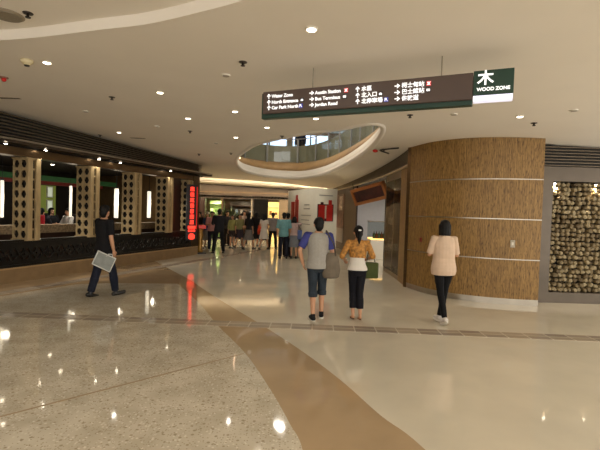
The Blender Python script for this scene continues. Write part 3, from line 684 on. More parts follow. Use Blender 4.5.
# ---- potted plant behind the crowd, gold stand at the corner
def blades(bm, n, r, h0, h1, seed):
    rr = random.Random(seed)
    for k in range(n):
        a = rr.uniform(0, 6.28); d = Vector((math.cos(a), math.sin(a), 0)); s = Vector((-d.y, d.x, 0)); z1 = rr.uniform(h0, h1); q = rr.uniform(.3, 1)*r; prev = None
        for t in (0, .35, .7, 1):
            c = d*q*t**1.4+Vector((0, 0, .5+(z1-.5)*(t-.25*t*t)/.75)); w = .045*(1-t)**.6*(.5+t)*1.6+.003
            cur = [bm.verts.new(c+s*w), bm.verts.new(c-s*w)]
            if prev: bm.faces.new((prev[0], prev[1], cur[1], cur[0]))
            prev = cur
pl = empty('potted_plant', (-3.75, 22.5, 0), 0, 'dark green leafy potted plant behind the black-clad man', 'plant')
b = bmesh.new(); lathe(b, [(.2, 0), (.26, .05), (.3, .5), (.28, .5), (.26, .44)], 18); obj('pot', b, M('pot_brown', (70, 50, 40), .5), pl, smooth=True)
b = bmesh.new(); blades(b, 130, .75, 1.0, 1.95, 3); obj('foliage', b, M('leaf_green', (40, 62, 30), .5, var=.3), pl)
gs = empty('menu_stand', (*fl(199.8, 253.5), 0), R(20), 'gold carved stand with a red top beside the restaurant corner', 'stand')
obj('base', B(-.22, .22, -.2, .2, 0, .05, bev=.01), BLACK, gs)
b = bmesh.new(); lathe(b, [(.1, .05), (.13, .1), (.08, .22), (.12, .4), (.09, .55), (.13, .72), (.09, .85), (.14, .98)], 14); obj('pedestal', b, M('carved_gold', (170, 128, 62), .35, .5, var=.3, scale=20, bump=.5), gs, smooth=True)
obj('top', B(-.2, .2, -.15, .15, .98, 1.12, bev=.02), M('red_lacquer', (190, 40, 30), .3, emit=.3), gs)

# ---- hanging directional sign
SO = Vector((-.53, 5.735, 3.03)); SA = math.atan2(4.715-5.735, 1.83+.53); SW = 2.571; SH = .283; HW = .40
sg = empty('directional_sign', SO, SA, 'long brown and green hanging direction sign lettered in English and Chinese', 'sign')
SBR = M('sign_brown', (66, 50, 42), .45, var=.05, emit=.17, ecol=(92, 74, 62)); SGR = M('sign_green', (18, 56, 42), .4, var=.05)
SWH = M('sign_white', (250, 250, 250), .5, emit=.75)
obj('backing', B(-.045, SW, .03, .12, -.055, SH-.005, bev=.006), SGR, sg)
obj('face_panel', B(0, SW, -.02, .03, 0, SH, bev=.004), SBR, sg)
obj('header_panel', B(SW+.005, SW+HW, -.025, .12, .03, SH+.012, bev=.004), SGR, sg)
obj('light_box', B(SW+.008, SW+HW-.005, -.02, .11, -.02, .03), M('sign_light', (226, 226, 246), .5, emit=.75), sg)
def su(px, py):
    r = Vector(ray(px, py)); d = Vector((math.cos(SA), math.sin(SA), 0)); nrm = Vector((-d.y, d.x, 0))
    o = SO-Vector((0, 0, H0)); t = o.dot(nrm)/r.dot(nrm); q = r*t-o
    return q.dot(d), q.z
def letter(name, s, px, py, size, mat, bold=.0, dz=0):
    u, z = su(px, py); me = text_mesh(s, size, bold); me.materials.append(mat)
    o = bpy.data.objects.new(name, me); COL.objects.link(o); o.parent = sg; o.location = (u, -.027, z-size*.36+dz); o.rotation_euler = (R(90), 0, 0)
    return o
def arrow(px, py, up):
    u, z = su(px, py); s = .024; b = bmesh.new()
    def bar(p, q, w=.0055):
        p = Vector((p[0], 0, p[1])); q = Vector((q[0], 0, q[1])); d = (q-p).normalized()*w; n = Vector((-d.z, 0, d.x)); vs = []
        for y in (-.004, 0):
            for c in (p-d+n, p-d-n, q+d-n, q+d+n): vs.append(b.verts.new((c.x, y, c.z)))
        for f in ((0, 1, 2, 3), (7, 6, 5, 4), (0, 4, 5, 1), (1, 5, 6, 2), (2, 6, 7, 3), (3, 7, 4, 0)): b.faces.new([vs[i] for i in f])
    P = lambda x, y: (x, y) if up else (y, -x)
    bar(P(0, -s), P(0, s)); bar(P(0, s), P(-s*.8, s*.15)); bar(P(0, s), P(s*.8, s*.15))
    obj('arrow', b, SWH, sg, loc=(u, -.024, z))
def icon(px, py, mat, kind):
    u, z = su(px, py); b = B(-.026, .026, -.005, 0, -.027, .027, bev=.002); o = obj('icon_tile', b, mat, sg, loc=(u, -.021, z))
    b = bmesh.new()
    if kind == 'P':
        for q in ((-.016, -.009, -.018, .018), (-.009, .004, .011, .018), (-.009, .004, -.004, .003), (.001, .007, -.001, .016)): box(b, q[0], q[1], -.004, 0, q[2], q[3])
        for q in ((.009, .013, -.018, .0), (.013, .02, -.018, -.013)): box(b, q[0], q[1], -.004, 0, q[2], q[3])
    elif kind == 'rail':
        box(b, -.003, .003, -.004, 0, -.018, .018)
        for sgn in (-1, 1):
            for k in range(7):
                a = R(-75+25*k); x = sgn*(.019-.012*math.cos(a)); box(b, x-.0032, x+.0032, -.004, 0, .016*math.sin(a)-.003, .016*math.sin(a)+.003)
    elif kind == 'car':
        box(b, -.018, .018, -.004, 0, -.010, .002); box(b, -.011, .010, -.004, 0, .002, .011); box(b, -.013, -.006, -.004, 0, -.016, -.010); box(b, .006, .013, -.004, 0, -.016, -.010)
    elif kind == 'bus':
        box(b, -.019, .019, -.004, 0, -.011, -.001); box(b, -.019, .019, -.004, 0, .008, .013)
        for x in (-.017, -.006, .005, .017): box(b, x-.002, x+.002, -.004, 0, -.001, .008)
        box(b, -.014, -.007, -.004, 0, -.016, -.011); box(b, .007, .014, -.004, 0, -.016, -.011)
    obj('icon_mark', b, SWH, sg, loc=(u, -.026, z))
IB = M('icon_blue', (44, 54, 150), .4, emit=.35); IR = M('icon_red', (200, 30, 36), .4, emit=.4); IK = M('icon_dark', (34, 22, 30), .4)
def rowy(px, k):       # the three text lines, measured along the tilted sign
    a = ((270, 97.0), (270, 102.9), (270, 108.4))[k]; c = ((402, 86.2), (402, 92.6), (402, 99.0))[k]
    return a[1]+(c[1]-a[1])*(px-270)/132
TS = .059
for k, s in enumerate(('Water Zone', 'North Entrance', 'Car Park North')):
    arrow(269.8, rowy(269.8, k), True); letter('lettering', s, 272.6, rowy(272.6, k), TS, SWH, .0011)
for k, s in enumerate(('Austin Station', 'Bus Terminus', 'Jordan Road')):
    arrow(312.3, rowy(312.3, k), False); letter('lettering', s, 315.8, rowy(315.8, k), TS, SWH, .0011)
for k, s in enumerate(('水區', '北入口', '北停車場')):
    arrow(358.2, rowy(358.2, k), True); letter('lettering', s, 362, rowy(362, k), TS*1.08, SWH, .0011)
for k, s in enumerate(('柯士甸站', '巴士總站', '佐敦道')):
    arrow(397.5, rowy(397.5, k), False); letter('lettering', s, 402.0, rowy(402, k), TS*1.08, SWH, .0011)
icon(302.8, rowy(302.8, 1), IK, 'car'); icon(301.5, rowy(301.5, 2), IB, 'P'); icon(346.7, rowy(346.7, 0), IR, 'rail'); icon(345.2, rowy(345.2, 1), IK, 'bus')
icon(381, rowy(381, 1), IK, 'car'); icon(386.5, rowy(386.5, 2), IB, 'P'); icon(429, rowy(429, 0), IR, 'rail'); icon(428.5, rowy(428.5, 1), IK, 'bus')
letter('lettering', '木', 477.3, 79.2, .165, SWH, .003); letter('lettering', 'WOOD ZONE', 476.8, 90.3, .050, SWH, .0016)
for px, py in ((311, 86), (441, 73)):
    u, z = su(px, py); q = SO+Vector((math.cos(SA), math.sin(SA), 0))*u
    b = bmesh.new(); tube(b, (0, 0, SH), (0, 0, zc(q.x, q.y)-SO.z), .006, 8); obj('hanger_rod', b, STEEL, sg, loc=(u, .06, 0))

# ---- ceiling fittings
def fitting(px, py, kind, label, cat_, e=0, upper=False, r=.055):
    x, y = ce(px, py) if isinstance(px, (int, float)) else px
    if upper:
        r_ = ray(px, py); t = (CA+.12-H0)/(r_[2]-CB*r_[0]-CC*r_[1]); x, y = r_[0]*t, r_[1]*t
    z = zc(x, y)+(.12 if upper else 0); d = empty(kind, (x, y, z), 0, label, cat_)
    b = bmesh.new()
    if kind == 'downlight':
        lathe(b, [(r*.8, -.012), (r, -.018), (r*1.15, -.004), (r*1.15, .01)], 20); obj('ring', b, WHITE, d, smooth=False)
        b = bmesh.new(); lathe(b, [(r*.8, -.02), (r*.8, -.012)], 20)
        obj('lens', b, M('down_glow', (255, 240, 214), .5, emit=9) if e > 0 else M('down_dim', (150, 142, 128), .3, var=.1), d)
        if e > 0: lamp('lamp_light', 'AREA', (0, 0, -.035), e, (1, .94, .84), r*1.4, d)
    elif kind == 'sprinkler':
        lathe(b, [(.07, -.012), (.075, 0)], 16); obj('plate', b, M('sprinkler_plate', (70, 60, 52), .4, .6), d)
        b = bmesh.new(); lathe(b, [(.02, -.06), (.02, -.012)], 10); lathe(b, [(.04, -.07), (.04, -.06)], 12); obj('head', b, DARK, d); d.scale = (.72, .72, .72)
    elif kind == 'smoke_detector':
        lathe(b, [(.04, -.07), (.055, -.05), (.075, -.035), (.08, 0)], 18); obj('body', b, M('detector_cream', (214, 200, 160), .5), d, smooth=True)
        b = bmesh.new(); lathe(b, [(.03, -.085), (.035, -.07)], 12); obj('sensor', b, DARK, d)
    elif kind == 'slot_vent':
        box(b, -.2, .2, -.04, .04, -.008, .0); obj('frame', b, M('slot_grey', (160, 146, 122), .6), d); obj('slot', B(-.17, .17, -.02, .02, -.012, -.008), DARK, d)
    elif kind == 'access_panel':
        lathe(b, [(.15, -.02), (.17, -.012), (.17, 0)], 30); obj('rim', b, M('panel_rim', (150, 138, 118), .6), d); b = bmesh.new(); lathe(b, [(.145, -.028), (.145, -.02)], 30); obj('disc', b, M('panel_grey', (138, 128, 110), .6, var=.1, scale=40), d)
    return d
E0 = 1.3
for a in ((47, 62, 'bright oval-looking downlight beside the cream smoke detector'), (160, 92, 'lit downlight above and left of the hanging sign, in mid ceiling'), (235, 111, 'lit downlight just left of the hanging sign'),
          (119, 132, 'lit downlight nearest the slatted restaurant grille'), (267, 127, 'lit downlight under the left end of the hanging sign'), (236, 137, 'lit downlight left of the oval opening'), (316, 118, 'lit downlight between the sign and the oval opening'),
          (311.5, 28.5, 'brightest round downlight high above the hanging sign'), (520, 116, 'lit downlight right of and below the wood zone sign end'), (188, 118, 'lit downlight midway along the ceiling above the carved columns')):
    fitting(a[0], a[1], 'downlight', a[2], 'downlight', E0)
for a in ((226, 75, 'unlit dark downlight left of the sign above the mid ceiling'), (157, 126, 'unlit downlight near the end of the restaurant grille'), (86, 111, 'unlit downlight above the second carved column'), (454, 114, 'unlit downlight under the wood zone end of the sign'), (574, 110, 'unlit downlight near the right frame edge'), (216, 143, 'small unlit downlight left of the oval opening')):
    fitting(a[0], a[1], 'downlight', a[2], 'downlight', 0)
for a in ((112, 97, 'dark sprinkler in the ceiling between the two left grille lamps'), (243, 62, 'dark sprinkler in the ceiling directly left of the sign hanger'), (199, 154, 'dark sprinkler beside the far end of the restaurant grille'), (410, 115, 'dark sprinkler just under the Chinese part of the sign'), (534, 123, 'dark sprinkler above the right end of the wood wall'), (384, 149, 'dark sprinkler beside the curved black bracket'), (282, 136, 'tiny dark sprinkler at the near edge of the oval opening'), (190, 131, 'tiny dark sprinkler left of the oval opening'), (100, 135, 'tiny dark sprinkler close above the restaurant grille'), (231, 153, 'tiny dark sprinkler at the left tip of the oval opening')):
    fitting(a[0], a[1], 'sprinkler', a[2], 'sprinkler')
fitting(28, 13, 'sprinkler', 'dark sprinkler in the raised ceiling at top left', 'sprinkler', upper=True)
fitting(7, 14.5, 'access_panel', 'round grey panel in the raised ceiling at the top left corner', 'ceiling panel', upper=True)
fitting(27, 60, 'smoke_detector', 'cream smoke detector at the left of the ceiling', 'smoke detector')
fitting(10, 98, 'slot_vent', 'short slot vent above the left end of the restaurant grille', 'vent'); fitting(138, 138, 'slot_vent', 'short slot vent beside the far half of the restaurant grille', 'vent')
x, y = ce(4, 77); al = empty('alarm_light', (x, y, zc(x, y)), 0, 'small red alarm light on the ceiling at the left frame edge', 'alarm light')
b = bmesh.new(); lathe(b, [(.06, -.02), (.06, 0)], 14); obj('base', b, M('alarm_base', (150, 120, 100), .5), al)
b = bmesh.new(); ell(b, (0, 0, -.04), (.035, .035, .035)); obj('dome', b, M('alarm_red', (190, 30, 24), .3), al, smooth=True)
x, y = ce(381, 148); ab = empty('curved_bracket', (x, y, zc(x, y)), 0, 'black S-shaped bracket with a red tip on the ceiling right of the oval opening', 'bracket')
b = bmesh.new(); chain(b, [Vector(p) for p in cat([(.36, -.32, -.04), (.15, -.2, -.05), (-.02, -.03, -.06), (.1, .16, -.07), (.28, .42, -.07)], 6)], .02); obj('arm', b, BLACK, ab, smooth=True)
b = bmesh.new(); ell(b, (-.12, .12, -.06), (.07, .05, .04)); obj('tip', b, M('alarm_red', (190, 30, 24), .3), ab, smooth=True)
# unseen lamps added around and behind the photographer to light the hall
for k, (x, y) in enumerate(((-4.5, 1.0), (-1.5, -1.5), (2.4, 1.0), (4.6, 4.2), (5.8, 1.5), (-7, 3.5), (-2.8, 2.2), (2.0, -3.5))):
    up = y < 3 and x < 1.2
    d = empty('added_hall_light', (x, y, zc(x, y)+(.12 if up else 0)), 0, 'added unseen round downlight lighting the hall from behind or beside the photographer', 'downlight', 'added hall lights outside the picture')
    b = bmesh.new(); lathe(b, [(.1, -.018), (.12, 0)], 20); obj('ring', b, WHITE, d); b = bmesh.new(); lathe(b, [(.09, -.022), (.09, -.016)], 20); obj('lens', b, M('down_glow', (255, 240, 214), .5, emit=9), d)
    lamp('lamp_light', 'AREA', (0, 0, -.04), E0*13, (1, .94, .84), .12, d)

#PEOPLE
# ================================================================== PEOPLE
REM = []           # (object, voxel, noise amplitude) grown into one continuous surface further down
def raw(name, bm, mat, parent, vox, amp=0, nsc=9, dec=1):
    o = obj(name, bm, mat, parent); REM.append((o, vox, amp, nsc)); return o
SKIN = M('skin', (196, 146, 112), .5, var=.04); HAIR = M('black_hair', (13, 11, 10), .6, var=.2, scale=30, stretch=(1, 1, .15), bump=.4, spec=.25)
EYE = M('eye_dark', (20, 14, 12), .2); LIP = M('lips', (150, 84, 76), .45); SOLE = M('shoe_sole', (214, 208, 196), .5)
V = Vector
ARM_DOWN = ((.16, .02, -1), (.04, .16, -1)); 
def person(label, at, rz, h=1.7, fem=False, legs=None, arms=None, hair='short', top=None, sleeve=.55, hem=.86, bottom=None, blen=1.0, kind='trousers', shoes=None, yaw=0, lean=0, vox=.009, seat=None, belt=0, raglan=None, under=None, boxy=0, group=None, z0=0, nod=0):
    """local axes: faces +y, right hand at +x; built at 1.70 m and scaled"""
    s = h/1.70
    root = empty('person', (at[0], at[1], z0), rz, label, 'person', group)
    sw = .168 if fem else .18; hipx = .082 if fem else .085; lw = .9 if fem else 1.0
    legs = legs or (((-.03, .02, -1), (-.01, -.02, -1), (-.12, 1, -.02)), ((.03, .02, -1), (.01, -.02, -1), (.12, 1, -.02)))
    arms = arms or tuple(((sg_*ARM_DOWN[0][0], ARM_DOWN[0][1], -1), (sg_*ARM_DOWN[1][0], ARM_DOWN[1][1], -1)) for sg_ in (-1, 1))
    J = {}
    low = []
    for i, sg_ in enumerate((-1, 1)):
        hip = V((sg_*hipx, 0, .89)); kn = hip+V(legs[i][0]).normalized()*.41; an = kn+V(legs[i][1]).normalized()*.40; fd = V(legs[i][2]).normalized()
        J['leg', i] = (hip, kn, an, fd)
        heel = an+V((0, 0, -.075)) if abs(fd.z) < .2 else an-fd*.03+V((0, 0, -.07))
        low += [an.z-.08, (an+fd*.17).z-.045]
    dz = -min(low)
    def up(p):                          # upper body lean
        p = V(p); k = max(0, p.z-.9); return V((p.x, p.y+lean*k, p.z-abs(lean)*.25*k))
    for i, sg_ in enumerate((-1, 1)):
        sh = up((sg_*sw, 0, 1.405)); el = sh+V(arms[i][0]).normalized()*.285; wr = el+V(arms[i][1]).normalized()*.245
        J['arm', i] = (sh, el, wr)
    T = lambda bm: [v.co.__iadd__(V((0, 0, dz))) and None for v in bm.verts] and [v.co.__imul__(s) and None for v in bm.verts]
    def fin(bm):
        for v in bm.verts: v.co = (v.co+V((0, 0, dz)))*s
        return bm
    if fem: TR = [(.80, .12, .095, 0), (.87, .160, .112, -.008), (.93, .162, .112, -.008), (1.0, .14, .098, 0), (1.08, .120, .088, .004), (1.18, .130, .094, .008), (1.27, .145, .108, .014), (1.34, .150, .095, .006), (1.40, .138, .076, 0), (1.445, .07, .058, -.004), (1.48, .05, .05, 0)]
    else: TR = [(.80, .12, .095, 0), (.87, .158, .112, -.005), (.93, .158, .112, -.004), (1.0, .150, .105, 0), (1.08, .145, .10, .003), (1.18, .155, .105, .005), (1.28, .172, .115, .006), (1.35, .175, .105, .002), (1.41, .155, .082, -.002), (1.45, .085, .065, -.004), (1.485, .056, .056, 0)]
    def torso(bm, za, zb, inf, flare=0):
        zs = [r for r in TR if za < r[0] < zb]
        def at_(z):
            for a, b in zip(TR, TR[1:]):
                if a[0] <= z <= b[0]:
                    t = (z-a[0])/(b[0]-a[0]); return tuple(a[k]+(b[k]-a[k])*t for k in range(4))
            q = TR[0] if z < TR[0][0] else TR[-1]; return (z, *q[1:])
        zs = [at_(za)]+zs+[at_(zb)]
        zs[0] = (za, *zs[0][1:]); rg = []
        for z, rx, ry, cy in zs:
            f = flare*max(0, (1.05-z))
            k = boxy*min(1, max(0, (1.36-z)/.12)) if flare else 0
            rx = rx+(max(rx, .165)-rx)*min(1, k*20) if k else rx
            c = up((0, cy, z)); rg.append((c, V((rx+inf+f+k*.3, 0, 0)), V((0, ry+inf+f+k, 0))))
        loft(bm, rg, 20)
    # ---- body
    bm = bmesh.new(); torso(bm, .80, 1.48, 0)
    capsule(bm, up((0, -.005, 1.42)), .056, up((0, .008, 1.53)), .05)
    hc = up((0, .012, 1.60)); HR = Matrix.Rotation(yaw, 3, 'Z') @ Matrix.Rotation(nod, 3, 'X')
    hp = lambda x, y, z: hc+HR @ V((x, y, z))
    ell(bm, hp(0, -.008, .012), (.074, .092, .092), HR); ell(bm, hp(0, .022, -.045), (.057, .068, .075), HR); ell(bm, hp(0, .052, -.088), (.026, .026, .022), HR)
    capsule(bm, hp(0, .088, .0), .009, hp(0, .103, -.035), .014, 8); ell(bm, hp(0, .088, -.065), (.024, .012, .012), HR)
    for sg_ in (-1, 1): ell(bm, hp(sg_*.076, -.004, -.018), (.012, .02, .032), HR)
    for i in (0, 1):
        sh, el, wr = J['arm', i]; k = .86 if fem else 1
        sg_ = (-1, 1)[i]
        capsule(bm, up((sg_*.09, 0, 1.405)), .05*k, sh, .056*k); capsule(bm, sh, .052*k, el, .04*k); capsule(bm, el, .040*k, el.lerp(wr, .35), .041*k); capsule(bm, el.lerp(wr, .3), .041*k, wr, .027*k)
        d = (wr-el).normalized(); inn = V((-sg_, 0, 0)); fw_ = V((0, 1, 0)) if abs(d.y) < .8 else V((0, 0, 1))
        w_ = (fw_-d*fw_.dot(d)).normalized(); n_ = d.cross(w_).normalized()
        if n_.dot(inn) < 0: n_ = -n_
        pc = wr+d*.05
        Rm = Matrix((w_, n_, d)).transposed(); ell(bm, pc, (.038*k, .018, .052), Rm)
        for f, (off, ln) in enumerate(((.028, .068), (.0095, .078), (-.0095, .072), (-.027, .056))):
            p0 = wr+d*.075+w_*off*k; p1 = p0+(d*.9+n_*.25)*ln*.55; p2 = p1+(d*.6+n_*.8).normalized()*ln*.5
            capsule(bm, p0, .0095, p1, .0085, 8); capsule(bm, p1, .0085, p2, .0075, 8)
        p0 = wr+d*.025+w_*.025; p1 = p0+(d*.5+w_*.7+n_*.35).normalized()*.04; p2 = p1+(d*.85+w_*.2+n_*.4).normalized()*.03
        capsule(bm, p0, .012, p1, .010, 8); capsule(bm, p1, .010, p2, .0085, 8)
    for i in (0, 1):
        hip, kn, an, fd = J['leg', i]; k = lw
        capsule(bm, hip, .088*k, hip.lerp(kn, .5), .073*k); capsule(bm, hip.lerp(kn, .5), .073*k, kn, .052*k); capsule(bm, kn, .051*k, kn.lerp(an, .35), .053*k); capsule(bm, kn.lerp(an, .35), .053*k, an, .034*k)
        capsule(bm, an-fd*.035+V((0, 0, -.045)), .030, an+fd*.10+V((0, 0, -.047)), .030); capsule(bm, an+fd*.09+V((0, 0, -.05)), .032, an+fd*.155+V((0, 0, -.055)), .022)
    body = raw('body', fin(bm), SKIN, root, vox)
    for sg_ in (-1, 1):
        b = bmesh.new(); ell(b, hp(sg_*.03, .078, -.002), (.011, .007, .006), HR); obj('eye', fin(b), EYE, root, smooth=True)
    b = bmesh.new(); ell(b, hp(0, .097, -.066), (.02, .006, .006), HR); obj('lips', fin(b), LIP, root, smooth=True)
    # ---- hair
    b = bmesh.new(); ell(b, hp(0, -.024, .03), (.087, .094, .092), HR); ell(b, hp(0, .03, .07), (.066, .062, .045), HR)
    ell(b, hp(0, -.058, -.035), (.074, .055, .075), HR); ell(b, hp(0, -.045, -.09), (.05, .04, .04), HR)
    for sg_ in (-1, 1): capsule(b, hp(sg_*.078, .0, .03), .016, hp(sg_*.078, .004, -.02), .010, 8)
    if hair == 'bob':
        for a in range(-4, 5):
            t = a*R(27)-R(90); capsule(b, hp(.074*math.cos(t), -.02+.075*math.sin(t), .02), .03, hp(.078*math.cos(t), -.02+.078*math.sin(t), -.125), .022, 8)
    if hair in ('long', 'pony') :
        L = -.30 if hair == 'long' else -.22
        if hair == 'long':
            for a in range(-3, 4):
                t = a*R(30)-R(90); capsule(b, hp(.072*math.cos(t), -.02+.072*math.sin(t), .0), .03, hp(.075*math.cos(t), -.035+.06*math.sin(t), L), .02, 8)
        else:
            capsule(b, hp(0, -.10, .035), .034, hp(0, -.125, -.03), .045); capsule(b, hp(0, -.125, -.03), .045, hp(0, -.11, -.14), .038); capsule(b, hp(0, -.11, -.14), .038, hp(0, -.10, L), .014)
    raw('hair', fin(b), HAIR, root, .008, .004, 24)
    if hair == 'pony':
        b = bmesh.new(); ell(b, hp(0, -.135, .035), (.03, .012, .016), HR); obj('hair_clip', fin(b), M('clip_white', (235, 232, 226), .3), root, smooth=True)
    # ---- clothes
    def legcloth(b, i, frac, inf, wide=0):
        hip, kn, an, fd = J['leg', i]; k = lw
        capsule(b, hip, .09*k+inf, hip.lerp(kn, .5), .075*k+inf)
        capsule(b, hip.lerp(kn, .5), .075*k+inf, kn if frac >= .5 else hip.lerp(kn, frac*2), .055*k+inf+wide*.5)
        if frac > .5:
            e_ = kn.lerp(an, (frac-.5)*2); capsule(b, kn, .055*k+inf+wide*.5, kn.lerp(e_, .4), .054*k+inf+wide); 
            p0 = kn.lerp(e_, .35); d, a, c = frame(e_-p0); r0 = .054*k+inf+wide; r1 = (.040 if frac > .9 else .047)*k+inf+wide
            loft(b, [(p0, a*r0, c*r0), (e_, a*r1, c*r1)], 14)
    inf = .013
    b = bmesh.new()
    if kind == 'skirt':
        hipm = (J['leg', 0][1]+J['leg', 1][1])/2; zb = .89-.82*blen; k_ = hipm.y
        rg = []
        for z, rx, ry in ((1.03, .142, .105), (.95, .17, .125), (.85, .19, .14), ((.85+zb)/2, .205, .155), (zb, .225, .175)):
            rg.append((V((0, k_*max(0, .9-z)/.4*.6, z)), V((rx, 0, 0)), V((0, ry+abs(J['leg', 0][1].y-J['leg', 1][1].y)*.35*max(0, .95-z)/.4, 0))))
        loft(b, rg, 22)
    elif kind != 'none':
        torso(b, .80, 1.02, inf)
        for i in (0, 1): legcloth(b, i, blen, inf+(.004 if kind == 'trousers' else .0), .014 if kind == 'shorts' else (.006 if kind == 'trousers' else -.004))
    if kind != 'none': raw({'skirt': 'skirt', 'shorts': 'shorts', 'leggings': 'leggings'}.get(kind, 'trousers'), fin(b), bottom, root, vox, .006, 10)
    if under:
        b = bmesh.new(); torso(b, under[1], 1.17, inf+.001, .08); raw('undershirt', fin(b), under[0], root, vox, .004, 10)
    b = bmesh.new(); torso(b, hem, 1.455, inf+.012, .06)
    def slv(b, i, fr, inf_):
        sh, el, wr = J['arm', i]; sg_ = (-1, 1)[i]; k = .82 if fem else 1; inf_ = inf_*(.7 if fem else 1)
        capsule(b, up((sg_*.09, 0, 1.395)), .064*k, sh-V((0, 0, .003)), .060*k+inf_)
        if fr <= .5: e_ = sh.lerp(el, fr*2)
        else: e_ = el
        d, a, c = frame(el-sh); r0 = .06*k+inf_; r1 = .055*k+inf_; loft(b, [(sh-d*.02, a*r0, c*r0), (e_, a*r1, c*r1)], 14)
        if fr > .5:
            ell(b, el, (.046*k+inf_,)*3); e2 = el.lerp(wr, (fr-.5)*2); d, a, c = frame(wr-el); r0 = .046*k+inf_; r1 = .036*k+inf_; loft(b, [(el, a*r0, c*r0), (e2, a*r1, c*r1)], 14)
    if raglan:
        bs = bmesh.new()
        for i in (0, 1): slv(bs, i, sleeve, .012)
        raw('sleeves', fin(bs), raglan, root, vox, .004, 10)
        for i, sg_ in enumerate((-1, 1)): capsule(b, up((sg_*.08, 0, 1.39)), .066, up((sg_*.135, 0, 1.392)), .062)
    else:
        for i in (0, 1): slv(b, i, sleeve, .012)
    raw('shirt' if kind != 'skirt' or not fem else 'blouse', fin(b), top, root, vox, .007, 8)
    if belt:
        b = bmesh.new(); torso(b, 1.0, 1.035, inf+.012); obj('belt', fin(b), BLACK, root)
    # ---- shoes
    sm, style = shoes or (BLACK, 'shoe')
    for i in (0, 1):
        hip, kn, an, fd = J['leg', i]; D = V((0, 0, -1)); nrm = (D-fd*D.dot(fd)).normalized()
        b = bmesh.new()
        if style == 'sandal':
            capsule(b, an-fd*.05+nrm*.082, .014, an+fd*.17+nrm*.078, .014, 10); capsule(b, an+fd*.10+nrm*.06, .038, an+fd*.13+nrm*.06, .034, 12)
        else:
            capsule(b, an-fd*.045+nrm*.04, .042, an+fd*.06+nrm*.046, .043); capsule(b, an+fd*.05+nrm*.05, .045, an+fd*.165+nrm*.055, .034)
            capsule(b, an+nrm*.0, .044, an+nrm*.045, .043)
        so = raw('shoe', fin(b), sm, root, .008)
        if style == 'sneaker':
            b = bmesh.new(); d, a, c = frame(nrm); side = fd.cross(nrm).normalized(); rg = []
            for t in (.066, .090): rg.append((an+fd*.06+nrm*t, fd*.148, side*.05))
            loft(b, rg, 18); obj('sole', fin(b), SOLE, so)
    J['s'] = s; J['dz'] = dz; J['root'] = root; J['w'] = lambda p: root.matrix_basis @ ((V(p)+V((0, 0, dz)))*s)
    root['_'] = 0; del root['_']
    return J
def C(n, c, var=.12, sc=9): return M(n, c, .8, var=var, scale=sc, spec=.2)
WALK_L = (((-.02, .38, -1), (-.02, .12, -1), (-.05, 1, .12)), ((.02, -.12, -1), (.02, -.55, -1), (.05, .8, -.55)))   # left foot forward
WALK_R = (((-.02, -.12, -1), (-.02, -.55, -1), (-.05, .8, -.55)), ((.02, .38, -1), (.02, .12, -1), (.05, 1, .12)))
STRIDE = (((-.02, -.22, -1), (-.02, -.42, -1), (-.08, 1, -.25)), ((.02, .42, -1), (.02, .22, -1), (.06, 1, .18)))

# man in black with the grey bag
manL = person('man in black short sleeved shirt and dark jeans striding past the carved columns', (-3.78, 8.30), R(-34), 1.78, legs=(((-.02, -.18, -1), (-.02, -.30, -1), (-.08, 1, -.2)), ((.02, .32, -1), (.02, .16, -1), (.06, 1, .16))),
    arms=(((-.2, .15, -1), (.0, .5, -1)), ((.16, .0, -1), (.02, .22, -1))), top=C('black_shirt', (24, 23, 25)), sleeve=.42, hem=.84, bottom=C('dark_jeans', (30, 34, 48), .25), blen=.98, vox=.007, yaw=R(24))
wr = manL['w'](manL['arm', 1][2])
gb = empty('grey_bag', wr+V((-.02, -.10, 0)), R(4), 'flat grey bag with pale edge held by the man in black', 'bag')
b = B(-.20, .15, -.012, .012, -.36, -.09, bev=.008)
for v in b.verts: v.co.y += .012*math.sin(v.co.x*22)
BR_ = Matrix.Rotation(R(24), 4, 'Y')
for v in b.verts: v.co = BR_ @ v.co
obj('pouch', b, C('bag_grey', (146, 150, 146), .12), gb)
b = bmesh.new(); q = [BR_ @ Vector(p) for p in ((-.20, 0, -.09), (-.20, 0, -.36), (.15, 0, -.36), (.15, 0, -.09), (-.20, 0, -.09))]; chain(b, q, .013, 8); obj('edge_piping', b, M('bag_pale_edge', (206, 206, 200), .5), gb, smooth=True)
b = bmesh.new(); chain(b, [V((-.07, 0, -.10)), V((-.03, 0, -.06)), V((.03, 0, -.06)), V((.05, 0, -.13))], .009, 8); obj('handle', b, M('bag_pale_edge', (206, 206, 200), .5), gb, smooth=True)

# man in grey tee with blue sleeves
manC = person('man in grey tee with blue sleeves and dark knee-length shorts walking away', (.31, 7.05), R(3), 1.67, legs=(((.03, -.14, -1), (.02, -.16, -1), (-.15, 1, -.02)), ((.02, .26, -1), (.0, -.1, -1), (.14, 1, -.1))),
    arms=(((-.50, -.12, -.95), (.30, .32, -1)), ((.22, -.02, -1), (-.05, .45, -.8))), top=C('heather_grey', (160, 156, 148), .06, 30), sleeve=.40, hem=.86, bottom=C('dark_denim', (46, 54, 62), .35, 5), blen=.62, kind='shorts',
    shoes=(C('black_sneaker', (28, 28, 30)), 'sneaker'), raglan=C('blue_sleeve', (62, 66, 128)), vox=.006, yaw=R(4))
w_ = manC['w']
tb = empty('shoulder_bag', w_((.22, -.06, 1.0)), R(6), 'grey brown slouchy shoulder bag on the right hip of the man in grey', 'bag')
b = bmesh.new(); rg = []
for z, rx, ry in ((-.29, .10, .04), (-.27, .135, .06), (-.15, .15, .075), (0, .13, .065), (.10, .095, .045), (.13, .06, .03)): rg.append((V((.0, 0, z)), V((rx, 0, 0)), V((0, ry, 0))))
loft(b, rg, 18); o = raw('pouch', b, C('taupe_bag', (112, 102, 88), .15), tb, .008, .012, 7)
